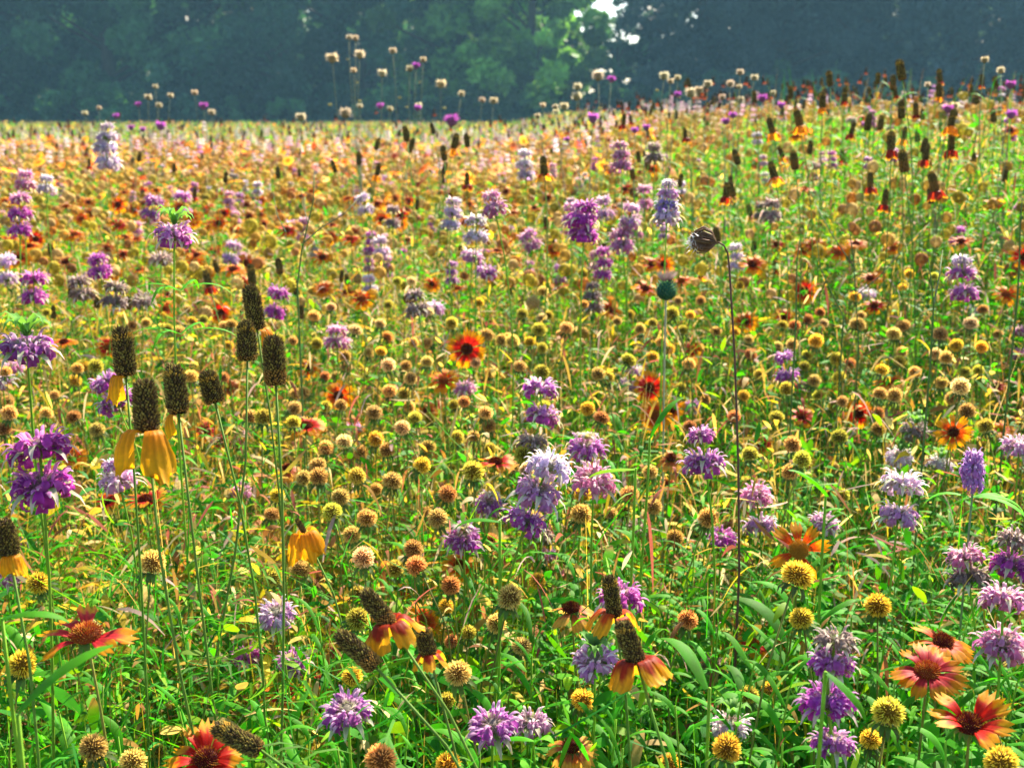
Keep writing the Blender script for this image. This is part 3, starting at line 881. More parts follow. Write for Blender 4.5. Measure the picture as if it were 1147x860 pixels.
bb([(1136, 604, 40), (1131, 632, 50)], 'magenta', None, pals=['dried', 'magenta'], label='magenta bee balm with a faded upper tier at the right edge', key='the magenta bee balm at the right edge')
bb([(1124, 670, 52), (1122, 722, 58)], 'pink', None, label='pink bee balm pair of tiers, lowest at the right edge')
bb([(936, 718, 46), (932, 742, 54), (926, 786, 62), (933, 832, 52)], 'violet', None, pals=['dried', 'violet', 'magenta', 'violet'], label='four-tiered violet bee balm at the lower right', key='the four-tiered violet bee balm', d=.74)
bb([(310, 688, 46)], 'pale', None, pals=['lilac'], label='whitish violet bee balm left of the leaning coneflower', key='the whitish violet bee balm')
bb([(329, 741, 38)], 'violet')
bb([(276, 735, 34)], 'magenta')
bb([(389, 797, 58)], 'violet', None, label='single drooping violet bee balm below the leaning coneflower', key='the drooping violet bee balm')
bb([(552, 813, 56)], 'lilac', None, pals=['violet'], label='lilac bee balm, left one of a touching pair near the bottom')
bb([(594, 810, 46)], 'lilac', None, label='paler lilac bee balm, right one of a touching pair near the bottom')
bb([(694, 668, 54)], 'magenta', None, label='magenta bee balm behind the upright brown cone')
bb([(666, 740, 52)], 'lilac', 'green', brc='green', label='half-open lilac bee balm with green bracts left of the skirted coneflower')
bb([(818, 812, 46)], 'pale', 'green', brc='green', label='whitish bee balm bud in green bracts behind the yellow seed ball')
bb([(656, 232, 28), (652, 247, 38), (654, 262, 36)], 'magenta', label='dense magenta bee balm, brightest of the middle distance', key='the dense magenta bee balm', d=1.7)
bb([(749, 206, 16), (748, 217, 24), (747, 230, 30), (747, 244, 34)], 'pale', pals=['pale', 'lilac', 'blue', 'pale'], label='tapering whitish bee balm of four tiers, right of the dense magenta one', key='the tapering whitish bee balm')
for a in [([(550, 219, 22), (554, 234, 32)], 'pink'), ([(508, 226, 18), (507, 238, 24), (505, 252, 24)], 'pale'), ([(533, 247, 24), (533, 265, 28)], 'pale'), ([(529, 287, 28)], 'lilac'),
          ([(545, 304, 26)], 'violet'), ([(590, 264, 22), (597, 275, 24)], 'pink'), ([(628, 300, 18), (627, 313, 16)], 'violet'), ([(664, 320, 16), (664, 332, 22), (664, 345, 24)], 'dried'),
          ([(695, 262, 26), (697, 275, 30)], 'pink'), ([(588, 172, 16), (588, 184, 22), (589, 196, 22)], 'pale'),
          ([(695, 163, 16), (696, 174, 22), (696, 186, 24)], 'pink'), ([(865, 228, 20), (864, 242, 24)], 'dried'), ([(913, 186, 14), (911, 199, 16), (908, 216, 16)], 'dried'), ([(853, 230, 16), (852, 243, 18)], 'dried'),
          ([(708, 233, 20), (706, 250, 26)], 'lilac'), ([(326, 251, 16), (327, 262, 16)], 'violet'), ([(971, 329, 22)], 'pale'), ([(1141, 370, 20), (1143, 396, 22)], 'violet'), ([(1142, 500, 40)], 'lilac'),
          ([(925, 585, 34)], 'lilac'), ([(25, 606, 24)], 'magenta'), ([(8, 648, 34)], 'pink'), ([(128, 520, 30), (133, 538, 46)], 'lilac'), ([(775, 455, 22)], 'violet'),
          ([(88, 315, 26), (92, 330, 30)], 'dried'), ([(130, 322, 26), (128, 338, 30)], 'dried'), ([(160, 337, 28)], 'dried'), ([(465, 330, 22), (468, 347, 30)], 'dried'), ([(486, 345, 26)], 'lilac'),
          ([(520, 435, 28)], 'pink'), ([(425, 270, 18), (428, 283, 22)], 'pale'), ([(28, 195, 18), (28, 207, 24)], 'pink'), ([(52, 200, 16), (52, 212, 22)], 'pale'), ([(205, 220, 20), (207, 238, 18)], 'violet'), ([(172, 225, 22), (168, 240, 22)], 'violet'),
          ([(275, 290, 18)], 'dried'), ([(180, 290, 26)], 'dried'), ([(262, 275, 18), (258, 290, 22)], 'lilac'), ([(440, 565 - 330, 16), (440, 250, 20)], 'dried'), ([(410, 235, 20), (405, 222, 18)][::-1], 'pale'), ([(668, 285, 18), (668, 298, 20)], 'pink'),
          ([(0, 270, 20), (2, 425, 30)][1:], 'lilac'), ([(15, 682 - 270, 24)], 'pink'), ([(270, 640 - 90, 26)], 'pink'), ([(395, 480, 22)], 'pink'), ([(715, 590, 28)], 'dried'), ([(800, 745, 30)], 'dried'), ([(612, 622, 26)], 'violet')]:
    bb(*a)
bb([(120, 142, 16), (119, 154, 24), (118, 166, 29), (121, 182, 32)], 'pale', d=2.7, label='tall stacked whitish bee balm near the field edge at the left', key='the tall stacked whitish bee balm')
bb([(733, 165, 18), (733, 177, 22)], 'dried'); bb([(640, 232, 20), (640, 246, 24)], 'pink'); bb([(676, 225, 18), (678, 240, 22)], 'lilac'); bb([(722, 212, 18), (722, 228, 20)], 'pink')

# leaf pairs of the tall crowned bee balm
for yy, sc_ in ((325, 1.0), (374, 1.05)):
    p = at(197 + (yy - 262) * .06, yy, 1.18) - Vector(CROWNED.location)
    for a_ in (0.1, math.pi + .1, 1.4, 4.4):
        link('leaf', R.choice(LANCE_N), CROWNED, p, Quaternion((0, 0, 1), a_) @ Quaternion((0, 1, 0), -.1), sc_ * .75, (1.3, 1.3, 1))

# ------------------------------------------------------------------ wild carrot, thistle bud, lupine-like spike, leaves
def wild_carrot():
    d = 1.12
    base = at(829, 660, d); base.z = tz(base.x, base.y)
    root = thing('wild_carrot', base, 'wild carrot')
    root['label'] = 'tall dry wild carrot stalk with a curled brown bird-nest head'
    j = at(815, 283, d)
    pts = [base, at(828, 640, d), at(827, 520, d), at(823, 400, d), at(817, 300, d), j, at(811, 275, d), at(804, 271, d)]
    make_stem(root, pts, .0012, .0008, (.13, .065, .045), 6)
    b = MB()
    c = at(803, 272, d); ax = (at(786, 274, d) - c + Vector((0, 0, .004))).normalized()
    for i in range(70):
        a = i * GA; t = R.random()
        s1 = ax.orthogonal().normalized(); s2 = ax.cross(s1)
        rd = s1 * math.cos(a) + s2 * math.sin(a)
        L = .024
        r_ = .006 + .008 * t
        pp = [c, c + ax * L * .3 + rd * r_ * .8, c + ax * L * .65 + rd * r_, c + ax * L * .95 + rd * r_ * .6, c + ax * L * 1.05 + rd * r_ * .15]
        col = jit((.17, .10, .06), .4)
        b.tube([p - base for p in pp], [.0005, .0006, .0007, .0008, .0009], 3, col)
    link('umbel', b.mesh('wild_carrot_umbel', M['stem']), root)
    b = MB()
    c = at(781, 270, d)
    for i in range(170):
        n = Vector((R.gauss(0, 1), R.gauss(0, 1), R.gauss(0, 1))).normalized()
        p = c + Vector((R.gauss(0, .004), R.gauss(0, .003), R.gauss(0, .0035))) - base
        s1 = n.orthogonal().normalized() * .0009
        b.add([p - s1, p + s1, p + n * R.uniform(.006, .012)], [(0, 1, 2)], (.85, .80, .78))
    link('seed_fluff', b.mesh('wild_carrot_fluff', M['bristle'], False), root)
    ALL.append(dict(root=root, kind='wild carrot', look='', x=822, y=400, d=d, label=root['label'], key='the dry wild carrot stalk', far=False))
wild_carrot()

def thistle_bud():
    d = 1.5
    h = at(746, 336, d); base = Vector((h.x + .01, h.y + .01, 0)); base.z = tz(base.x, base.y)
    root = thing('thistle_bud', base, 'thistle')
    lb = 'teal green thistle bud with a brown tuft on a pale stem'
    root['label'] = lb
    make_stem(root, stem_curve(base, h, (0, 0, 1), .4), .0016, .0014, (.34, .36, .24))
    b = MB()
    r = .0125
    b.tube([(0, 0, r * 2 * t) for t in (0, .1, .3, .5, .7, .9, 1)], [.002, r * .6, r * .95, r, r * .85, r * .55, r * .4], 14, (.03, .12, .09))
    for i in range(130):
        t = (i + .5) / 130; a = i * GA
        rr_ = r * (math.sin(math.pi * min(1, .1 + t * .8)) ** .7)
        p = Vector((rr_ * math.cos(a), rr_ * math.sin(a), 2 * r * t)); n = Vector((math.cos(a), math.sin(a), .9)).normalized()
        s1 = Vector((-math.sin(a), math.cos(a), 0)) * .0022
        b.add([p - s1, p + s1, p + n * .0055], [(0, 1, 2)], [(.03, .12, .09), (.03, .12, .09), (.12, .24, .14)])
    link('bud', b.mesh('thistle_bud_scales', M['leaf'], False), root, h - base)
    b = MB()
    for i in range(110):
        a = i * GA; t = (i / 110) ** .5
        p = Vector((.006 * t * math.cos(a), .006 * t * math.sin(a), 2 * r)); n = Vector((math.cos(a) * t * .9, math.sin(a) * t * .9, 1)).normalized()
        s1 = n.orthogonal().normalized() * .0006
        b.add([p - s1, p + s1, p + n * R.uniform(.013, .019)], [(0, 1, 2)], [(.16, .10, .09)] * 2 + [(.42, .32, .32)])
    link('tuft', b.mesh('thistle_bud_tuft', M['bristle'], False), root, h - base)
    ALL.append(dict(root=root, kind='thistle', look='', x=746, y=325, d=d, label=lb, key='the teal thistle bud', far=False))
thistle_bud()

def lone_spike():
    d = 1.05
    h = at(1090, 545, d); base = base_under(h, .02)
    root = thing('sage_spike', base, 'sage')
    root['label'] = 'upright violet two-lipped blossom above silvery curved leaves'
    make_stem(root, stem_curve(base, h, (0, 0, 1), .4), .0014, .001, (.2, .26, .14))
    for x, y, sc_ in ((1089, 540, .62), (1090, 526, .66), (1091, 512, .5)):
        link('blossom', WHORL['lilac'][0 if y == 526 else 1], root, at(x, y, d) - base, Quaternion((0, 0, 1), y), (sc_ * .8, sc_ * .8, sc_ * 1.3), (.9, .8, 1.1))
    for a, s in ((-.1, .8), (.3, .7), (-.6, .9), (2.8, .7)):
        link('leaf', R.choice(LANCE), root, h - base + Vector((0, 0, -.01)), Quaternion((0, 0, 1), a) @ Quaternion((0, 1, 0), .1), s, (2.2, 1.9, 6))
    ALL.append(dict(root=root, kind='sage', look='', x=1090, y=525, d=d, label=root['label'], key='the upright violet blossom', far=False))
lone_spike()

# ------------------------------------------------------------------ thistles against the trees
def fluff_globe(kind, seed):
    rr = random.Random(seed); b = MB()
    c0, c1 = {'dry': ((.40, .30, .16), (.86, .74, .52)), 'bloom': ((.38, .06, .40), (.62, .14, .60))}[kind]
    b.tube([(0, 0, z) for z in (-.012, -.008, 0, .006, .009)], [.003, .009, .0105, .008, .001], 9, mixc(c0, (.12, .14, .05), .5))
    for i in range(150):
        a = i * GA; z = -.55 + 1.5 * (i + .5) / 150
        n = Vector((math.cos(a), math.sin(a), z * 1.2)).normalized()
        if kind == 'bloom' and z < -.1:
            continue
        s1 = Quaternion(n, rr.uniform(0, 6)) @ n.orthogonal().normalized(); w = .0013; L = rr.uniform(.015, .020)
        b.add([n * .006 - s1 * w, n * .006 + s1 * w, n * L], [(0, 1, 2)], [c0, c0, c1])
    return b.mesh('thistle_head', M['bristle'], False)
TH = {k: [fluff_globe(k, i) for i in range(3)] for k in ('dry', 'bloom')}

def thistle(d, heads, label, bx=None):
    pts = [at(x, y, d + R.uniform(-.15, .15)) for x, y, _, _ in heads]
    mx = sum(p.x for p in pts) / len(pts) if bx is None else at(bx, 200, d).x
    my = sum(p.y for p in pts) / len(pts)
    base = Vector((mx, my, tz(mx, my)))
    root = thing('tall_thistle', base, 'thistle', GROUPS['thistle'])
    root['label'] = label
    zt = min(p.z for p in pts)
    top = Vector((mx, my, max(base.z + .25, zt - .24)))
    make_stem(root, [base, base.lerp(top, .5) + Vector((.01, 0, 0)), top], .0034, .0022, (.24, .25, .13))
    for p, (x, y, s, k) in zip(pts, heads):
        b = MB()
        st = base.lerp(top, R.uniform(.55, .9))
        mid = st.lerp(p, .5) + Vector(((p.x - st.x) * .22 + R.uniform(-.01, .01), 0, -.02))
        b.tube([st - base, st.lerp(mid, .5) - base + Vector(((p.x - st.x) * .05, 0, 0)), mid - base, mid.lerp(p, .5) - base + Vector((R.uniform(-.006, .006), 0, 0)), p - base], [.0015, .0013, .0011, .0010, .0009], 4, (.24, .27, .15))
        br = link('branch', b.mesh('thistle_branch', M['stem']), root)
        ax = (p - mid).normalized()
        link('flower_head', R.choice(TH[k]), br, p - base, axis_q(ax), 1.08 * s * d / F / .036 * R.uniform(.85, 1.1), jit((1, 1, 1), .15))
        if R.random() < .6:
            link('bud', R.choice(TH['dry']), br, mid.lerp(p, R.uniform(.2, .7)) - base + Vector((R.uniform(-.03, .03), 0, .02)), axis_q(ax), .35 * s * d / F / .036, (.6, .7, .4))
    for k in range(6):
        pp = base.lerp(top, R.uniform(.3, .95)) - base
        link('leaf', R.choice(LANCE_B), root, pp, Quaternion((0, 0, 1), R.uniform(0, 6)) @ Quaternion((0, 1, 0), -.3), R.uniform(.8, 1.5), (1.1, 1, 2))
    ALL.append(dict(root=root, kind='thistle', look='', x=heads[0][0], y=heads[0][1], d=d, label=label, key=None, far=False))

D_, B_ = 'dry', 'bloom'
thistle(4.2, [(372, 65, 14, D_), (391, 42, 9, D_), (398, 43, 9, D_), (403, 61, 13, D_), (396, 79, 9, D_), (428, 82, 11, D_)], 'tall dry thistle with many tan heads against the dark trees', 400)
thistle(4.4, [(440, 57, 11, D_), (466, 74, 10, B_), (474, 67, 9, D_), (459, 77, 9, D_), (426, 119, 9, B_), (468, 121, 10, B_)], 'tall thistle with tan heads and one magenta head, right of the many-headed one', 452)
thistle(4.4, [(494, 94, 12, D_), (517, 105, 9, D_), (469, 118, 8, D_)], 'sparse thistle with a single high tan head right of the two big thistles', 490)
thistle(4.0, [(387, 127, 17, D_), (437, 122, 9, D_), (403, 119, 8, D_)], 'low thistle with one broad tan head at the meadow edge', 392)
thistle(3.4, [(337, 131, 13, D_)], 'short single-headed tan thistle standing left of the low one')
thistle(4.6, [(506, 135, 20, B_), (540, 112, 9, D_), (553, 113, 11, D_)], 'thistle with a bright magenta head under tan ones at the field edge', 520)
thistle(5, [(228, 119, 12, B_), (218, 104, 9, D_), (237, 126, 10, D_)], 'thistle with one round magenta head among tan ones, left side', 226)
thistle(5, [(166, 109, 9, D_), (174, 97, 8, D_), (155, 117, 8, B_), (178, 118, 8, D_), (191, 107, 7, D_)], 'spreading thistle with small tan heads left of the magenta one', 168)
thistle(4.6, [(130, 130, 9, B_), (147, 143, 9, B_), (160, 145, 9, B_), (180, 141, 13, B_)], 'low thistle with a row of four magenta heads', 155)
thistle(5.4, [(95, 127, 7, D_), (111, 121, 6, D_)], 'small tan thistle farthest to the left')
thistle(3.6, [(670, 85, 15, D_), (685, 89, 11, B_), (647, 97, 11, D_), (646, 108, 12, D_)], 'thistle with a pale head and pink one left of the sky gap foot', 662)
thistle(3.6, [(744, 85, 13, D_), (751, 91, 8, D_), (759, 87, 9, D_), (759, 106, 10, B_)], 'thistle with two pale heads against the blue right trees', 750)
thistle(3.4, [(793, 94, 12, D_), (774, 104, 14, D_), (783, 101, 12, D_)], 'thistle with two broad tan heads side by side, right of centre', 782)
thistle(3.4, [(829, 81, 9, D_), (845, 87, 11, D_), (818, 94, 10, D_), (809, 109, 9, D_), (830, 111, 9, D_), (828, 97, 7, D_)], 'branching thistle with six small tan heads right of centre', 826)
thistle(3.2, [(854, 110, 13, B_), (875, 118, 10, B_), (866, 104, 8, D_)], 'thistle with two magenta heads beside the six-headed one', 862)
thistle(2.8, [(821, 129, 13, B_), (813, 136, 13, B_)], 'low thistle with a touching pair of magenta heads')
thistle(2.9, [(724, 143, 12, B_), (711, 146, 10, B_), (635, 156, 9, B_)], 'low thistle with small pink-purple heads below the sky gap', 715)
thistle(2.6, [(1132, 95, 12, B_), (1133, 128, 16, B_), (1103, 67, 10, D_), (1121, 79, 10, D_)], 'thistle with pink heads and tan ones near the right edge', 1128)
thistle(2.7, [(1062, 122, 13, B_), (1039, 95, 9, D_), (1070, 118, 10, D_)], 'thistle with a pinkish head among the right dark cones', 1055)
thistle(3.0, [(664, 132, 16, B_), (602, 130, 8, D_), (622, 120, 9, D_)], 'short thistle with one wide pink-purple head left of centre gap', 650)
thistle(4.2, [(608, 118, 8, D_), (632, 119, 10, D_), (623, 126, 9, D_)], 'small tan-headed thistle where the right slope begins')

def bare_stalk(d, pts, branches, label):
    P = [at(x, y, d) for x, y in pts]
    base = Vector((P[0].x, P[0].y, tz(P[0].x, P[0].y)))
    root = thing('branching_stalk', base, 'stalk', 'thin branching stalks over the meadow')
    root['label'] = label
    make_stem(root, [base] + P, .0014, .0006, (.10, .17, .04))
    for br in branches:
        b = MB()
        Q = [at(x, y, d + .02 * i) - base for i, (x, y) in enumerate(br)]
        b.tube(Q, [.0010 * (1 - .6 * i / (len(Q) - 1)) for i in range(len(Q))], 4, (.09, .13, .045))
        link('branch', b.mesh('stalk_branch', M['stem']), root)
    ALL.append(dict(root=root, kind='stalk', look='', x=pts[-1][0], y=pts[-1][1], d=d, label=label, key=None, far=False))
bare_stalk(1.5, [(333, 320), (338, 280), (345, 250), (351, 225), (352, 195)], [[(340, 272), (360, 255), (385, 240), (402, 222)], [(345, 250), (341, 236), (338, 222)], [(320, 260), (310, 240), (306, 215)]], 'thin dark stalk forking upward, left of centre')
bare_stalk(1.7, [(962, 390), (958, 320), (955, 280), (950, 250)], [[(957, 300), (930, 260), (912, 225)], [(960, 330), (985, 310), (1020, 270), (1042, 250)]], 'forked green stalk above the right seed balls')
bare_stalk(1.55, [(945, 355), (930, 325), (919, 300), (915, 270)], [[(925, 315), (918, 330), (917, 350)]], 'bent dark stalk left of the forked green one')
bare_stalk(1.45, [(892, 355), (892, 320), (893, 290), (896, 268)], [], 'straight dark unbranched stalk rising between the right cones and the seed balls')
bare_stalk(1.35, [(1140, 330), (1142, 290), (1143, 250), (1145, 222)], [], 'pale straight stalk along the right edge')
bare_stalk(1.2, [(1042, 410), (1046, 340), (1040, 290)], [[(1046, 340), (1052, 310), (1056, 280)]], 'slender forked stalk left of the white-topped bee balm')

def big_leaf(x, y, d, yaw, pitch, sc, label, col=(1, 1, 1)):
    p = at(x, y, d); base = base_under(p, .03)
    root = thing('broad_leaf_plant', base, 'leafy plant', 'single broad leaves among the stems')
    make_stem(root, stem_curve(base, p, (0, 0, 1), .3), .0018, .0012, STEMC['balm'])
    link('leaf', R.choice(LANCE_B), root, p - base, Quaternion((0, 0, 1), yaw) @ Quaternion((0, 1, 0), pitch), sc, col)
    link('leaf', R.choice(LANCE_B), root, (p - base) * .8, Quaternion((0, 0, 1), yaw + 2.6) @ Quaternion((0, 1, 0), pitch), sc * .8, col)
    root['label'] = label
    ALL.append(dict(root=root, kind='leafy plant', look='', x=x, y=y, d=d, label=label, key=None, far=False))
big_leaf(2, 692, .72, .0, -.1, .62, 'arching smooth green leaf at the left edge above a yellow seed ball')
big_leaf(925, 752, .66, -.7, .55, .5, 'bright broad green leaf crossing the four-tiered violet bee balm')
big_leaf(712, 524, 1.05, 2.9, .2, .7, 'plant with a yellowing broad leaf right of the round bee balm', (5, 2.2, .6))
big_leaf(728, 490, 1.1, .3, -1.0, .75, 'pointed upright green leaves right of the violet bee balms')
big_leaf(925, 555, 1.0, -2.6, -.7, .8, 'broad bright leaves above the gappy orange firewheel')
big_leaf(560, 583, .95, 3.0, .1, .6, 'narrow level leaf right of the violet bee balm over the firewheel')
big_leaf(795, 770, .8, 2.2, -.5, .8, 'broad pale-veined leaves right of the skirted coneflower')
big_leaf(20, 800, .62, .4, -.7, .9, 'clump of tall broad green leaves in the lower left corner')

SH = [(1045, 560, 0), (700, 478, 2), (705, 500, 2), (800, 565, 0), (872, 590, 0), (905, 548, 2), (960, 585, 1), (930, 700, 0), (1000, 655, 0), (1075, 560, 0), (1110, 570, 0), (880, 770, 2), (800, 690, 0), (765, 650, 0), (650, 640, 0),
      (540, 590, 2), (523, 572, 0), (150, 630, 1), (735, 590, 0), (700, 620, 0), (1040, 640, 0), (1015, 700, 0), (1090, 690, 0), (960, 740, 0), (1010, 830, 2), (880, 830, 0), (760, 790, 0), (690, 800, 0), (600, 740, 0), (560, 760, 0),
      (455, 800, 0), (350, 820, 0), (300, 800, 2), (200, 790, 1), (120, 770, 1), (60, 790, 2), (250, 700, 1), (200, 680, 1), (130, 690, 1), (330, 560, 1), (330, 600, 1), (470, 600, 2), (560, 620, 0), (620, 690, 0), (680, 700, 0), (740, 730, 0),
      (850, 650, 0), (780, 620, 0), (30, 480, 2), (100, 440, 2), (70, 460, 0), (190, 400, 1), (740, 420, 2), (690, 440, 2), (560, 450, 2), (890, 560, 1), (905, 440, 0), (960, 480, 1), (540, 840, 2), (700, 840, 0), (380, 840, 2), (130, 820, 2), (15, 730, 2), (1130, 760, 0), (1060, 830, 2), (475, 530, 2), (500, 500, 0), (630, 560, 0), (430, 680, 0), (350, 690, 0), (230, 580, 1), (40, 600, 0)]
for x, y, k in SH:
    d = depth_for(y, x, .46) * R.uniform(.95, 1.08)
    shoot(x + R.uniform(-6, 6), y + R.uniform(-6, 6), max(.55, d), R.randint(13, 18), R.uniform(.75, 1.1), k == 1 or (k == 0 and R.random() < .4), k == 2 and R.random() < .5)

# ------------------------------------------------------------------ the rest of the crowd: nearest ones as things, far ones as stuff
for i in range(36):
    x, y = R.uniform(430, 1140), R.uniform(560, 850)
    shoot(x, y, max(.55, depth_for(y, x, .45) * R.uniform(.95, 1.05)), R.randint(12, 17), R.uniform(.8, 1.15), R.random() < .35, R.random() < .3)
for i in range(34):
    x, d = R.uniform(640, 1150), R.uniform(2.4, 3.6)
    p = at(x, 200, d)
    _, y, d = project((p.x, p.y, tz(p.x, p.y) + R.uniform(.55, .68)))
    shoot(x, y, d, 10, R.uniform(1.0, 1.5), R.random() < .6)
taken = [(q['x'], q['y'], q['d']) for q in ALL]
def wedge(n, y0, y1, power=1.0):
    """n points in the view wedge between depths y0 and y1, even per area"""
    u = G.random(n)
    y = np.sqrt(y0 * y0 + u * (y1 * y1 - y0 * y0))
    x = (G.random(n) * 2 - 1) * (y * .53 + .45)
    return x, y

def patch(x, y, s=1.0, ph=0.0):
    return .5 + .25 * np.sin(x * 1.7 * s + ph + np.sin(y * 1.1 * s + ph)) + .25 * np.sin(y * 1.3 * s - x * .6 * s + 2 * ph)

def crowd(dens, y0, y1, h, hs, w=None):
    area = .53 * (y1 * y1 - y0 * y0) + .9 * (y1 - y0)
    n = int(dens * area)
    x, y = wedge(n, y0, y1)
    keep = G.random(n) < (w(x, y) if w else np.ones(n))
    x, y = x[keep], y[keep]
    z = terrain(x, y) + h + G.normal(0, hs, len(x))
    o = np.argsort(y)
    return np.stack([x[o], y[o], z[o]], 1)

def lonely(px, py, dist):
    return all((px - a) ** 2 + (py - b) ** 2 > dist * dist for a, b, _ in taken)

def count(kind):
    return sum(1 for q in ALL if q['kind'] == kind)

FARPTS = {}
def fill(kind, pts, maxn, maker, mind):
    used = 0; aside = []
    for i, p in enumerate(pts):
        if count(kind) >= maxn:
            break
        used = i + 1
        px, py, d = project(p)
        if not (-20 < px < W + 20 and 92 < py < H):
            if d > .9 and 92 < py < H + 200:
                aside.append(p)
            continue
        if py > 300 and not lonely(px, py, mind * 14 / max(d, .5)):
            continue
        maker(px, py, d)
        taken.append((px, py, d))
    FARPTS[kind] = np.concatenate([np.array(aside).reshape(-1, 3), pts[used:]])

rightish = lambda x, y: np.clip(.18 + .75 * ss(x / y, -.05, .25), 0, 1)
leftish = lambda x, y: np.clip(.35 + .8 * patch(x, y, 1.3, 2) * (1 - .55 * ss(x / y, .12, .3)), 0, 1)
def mk_ball(px, py, d):
    ball(px, py, F * .0215 * R.uniform(.8, 1.1) / d, R.choice(['tan', 'tan', 'tan', 'olive', 'olive', 'olive', 'yellow', 'yellow', 'brown', 'pale', 'red']), d=d)
def mk_fw(px, py, d):
    fw(px, py, F * .05 * R.uniform(.75, 1.05) / d, R.choice(['orange', 'orange', 'orange', 'red', 'faded']), R.uniform(.15, .75), d=d)
def mk_hat(px, py, d):
    L = F * .032 * R.uniform(.8, 1.1) / d; lean = R.uniform(-.25, .25)
    hat(px, py, px + lean * L, py - L, None, R.choice(['none'] * 7 + ['maroon', 'maroon', 'orange']), d=d)
def mk_bb(px, py, d):
    w = F * .036 * R.uniform(.75, 1.1) / d; n = R.choice([1, 2, 2, 3]); pal = R.choice(['pink', 'pale', 'lilac', 'violet', 'dried', 'pink', 'magenta'])
    bb([(px + R.uniform(-1, 1) * w * .05, py + k * w * .58, w * (.8 + .1 * k)) for k in range(n)], pal, d=d)
fill('seed ball', crowd(190, 1.2, 9, .53, .03, lambda x, y: (1 - .55 * ss(x / y, .08, .26) * ss(y, 2.4, 3.0)) * np.clip(.25 + 1.1 * patch(x, y, 5.0, .4), 0, 1)), 298, mk_ball, 1.0)
fill('firewheel', crowd(40, 1.35, 12, .52, .035, lambda x, y: 1 - .93 * ss(x / y, .0, .16) * ss(y, 2.2, 2.7)), 260, mk_fw, 2.0)
fill('coneflower', crowd(22, 1.8, 12, .64, .06, rightish), 260, mk_hat, 2.0)
fill('bee balm', crowd(16, 1.7, 14, .53, .045, leftish), 260, mk_bb, 2.4)

# low-detail templates for the distance
def tmpl_ball(n=16, core=False):
    v, f, c = [], [], []
    w = .5 if n < 30 else .24
    for i in range(n):
        z = 1 - 2 * (i + .5) / n; a = i * GA; s = math.sqrt(1 - z * z)
        nn = np.array([s * math.cos(a), s * math.sin(a), z]); t1 = np.cross(nn, [.3, .5, .81]); t1 /= np.linalg.norm(t1); t2 = np.cross(nn, t1)
        k = len(v)
        v += [nn * .68 + t1 * w, nn * .68 - t1 * w * .5 + t2 * w * .86, nn * .68 - t1 * w * .5 - t2 * w * .86, nn * 1.12]
        f += [(k, k + 1, k + 3), (k + 1, k + 2, k + 3), (k + 2, k, k + 3)]
        c += [(.55, .5, .4)] * 3 + [(1.5, 1.4, 1.2)]  # tips overbright: backlit rim painted into the colour
    return np.array(v), np.array(f), np.array(c)
def tmpl_flower():
    v, f, c = [], [], []
    for k in range(9):
        a = 2 * math.pi * k / 9; o = len(v)
        for r, w, z in ((.25, .09, .05), (1, .3, -.05), (1.12, 0, -.1)):
            d = np.array([math.cos(a), math.sin(a), 0]); s = np.array([-math.sin(a), math.cos(a), 0])
            v += [d * r + s * w + [0, 0, z], d * r - s * w + [0, 0, z]]
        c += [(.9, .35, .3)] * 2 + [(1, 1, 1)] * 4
        f += [(o, o + 1, o + 3), (o, o + 3, o + 2), (o + 2, o + 3, o + 4)]
    o = len(v); m = 6
    v += [[.36 * math.cos(6.283 * k / m), .36 * math.sin(6.283 * k / m), .02] for k in range(m)] + [[0, 0, .3]]
    c += [(.45, .2, .15)] * (m + 1)
    f += [(o + k, o + (k + 1) % m, o + m) for k in range(m)]
    return np.array(v), np.array(f), np.array(c)
def tmpl_cone():
    v, f, c = [], [], []
    rings = ((0, .8), (.3, 1), (1.6, .95), (2.1, .5), (2.2, .01))
    for z, r in rings:
        for k in range(6):
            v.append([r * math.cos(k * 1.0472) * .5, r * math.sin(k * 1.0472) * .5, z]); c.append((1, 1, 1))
    for i in range(len(rings) - 1):
        for k in range(6):
            a, b_, d, e = i * 6 + k, i * 6 + (k + 1) % 6, (i + 1) * 6 + (k + 1) % 6, (i + 1) * 6 + k
            f += [(a, b_, d), (a, d, e)]
    for k in range(5):
        a = 1.2566 * k; o = len(v); d = np.array([math.cos(a), math.sin(a), 0]); s = np.array([-math.sin(a), math.cos(a), 0])
        v += [d * .4 + s * .3, d * .4 - s * .3, d * .75 + s * .4 - [0, 0, .7], d * .75 - s * .4 - [0, 0, .7]]
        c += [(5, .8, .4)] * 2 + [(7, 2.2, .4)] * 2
        f += [(o, o + 1, o + 3), (o, o + 3, o + 2)]
    return np.array(v), np.array(f), np.array(c)
def tmpl_balm():
    v, f, c = [], [], []
    for tr in range(3):
        for i in range(14):
            a = i * GA + tr; o = len(v); d = np.array([math.cos(a), math.sin(a), 0]); s = np.array([-math.sin(a), math.cos(a), 0]); r = 1 - .14 * tr
            z = tr * 1.15; up = (i % 3) * .12
            v += [d * .3 + [0, 0, z + .1 + up], d * .7 * r + s * .22 + [0, 0, z + .35 + up], d * .7 * r - s * .22 + [0, 0, z + .35 + up], d * r + s * .05 + [0, 0, z - .2 + up]]
            f += [(o, o + 1, o + 2), (o + 1, o + 3, o + 2)]
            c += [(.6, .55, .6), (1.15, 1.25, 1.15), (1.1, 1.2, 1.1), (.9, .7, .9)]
    return np.array(v), np.array(f), np.array(c)

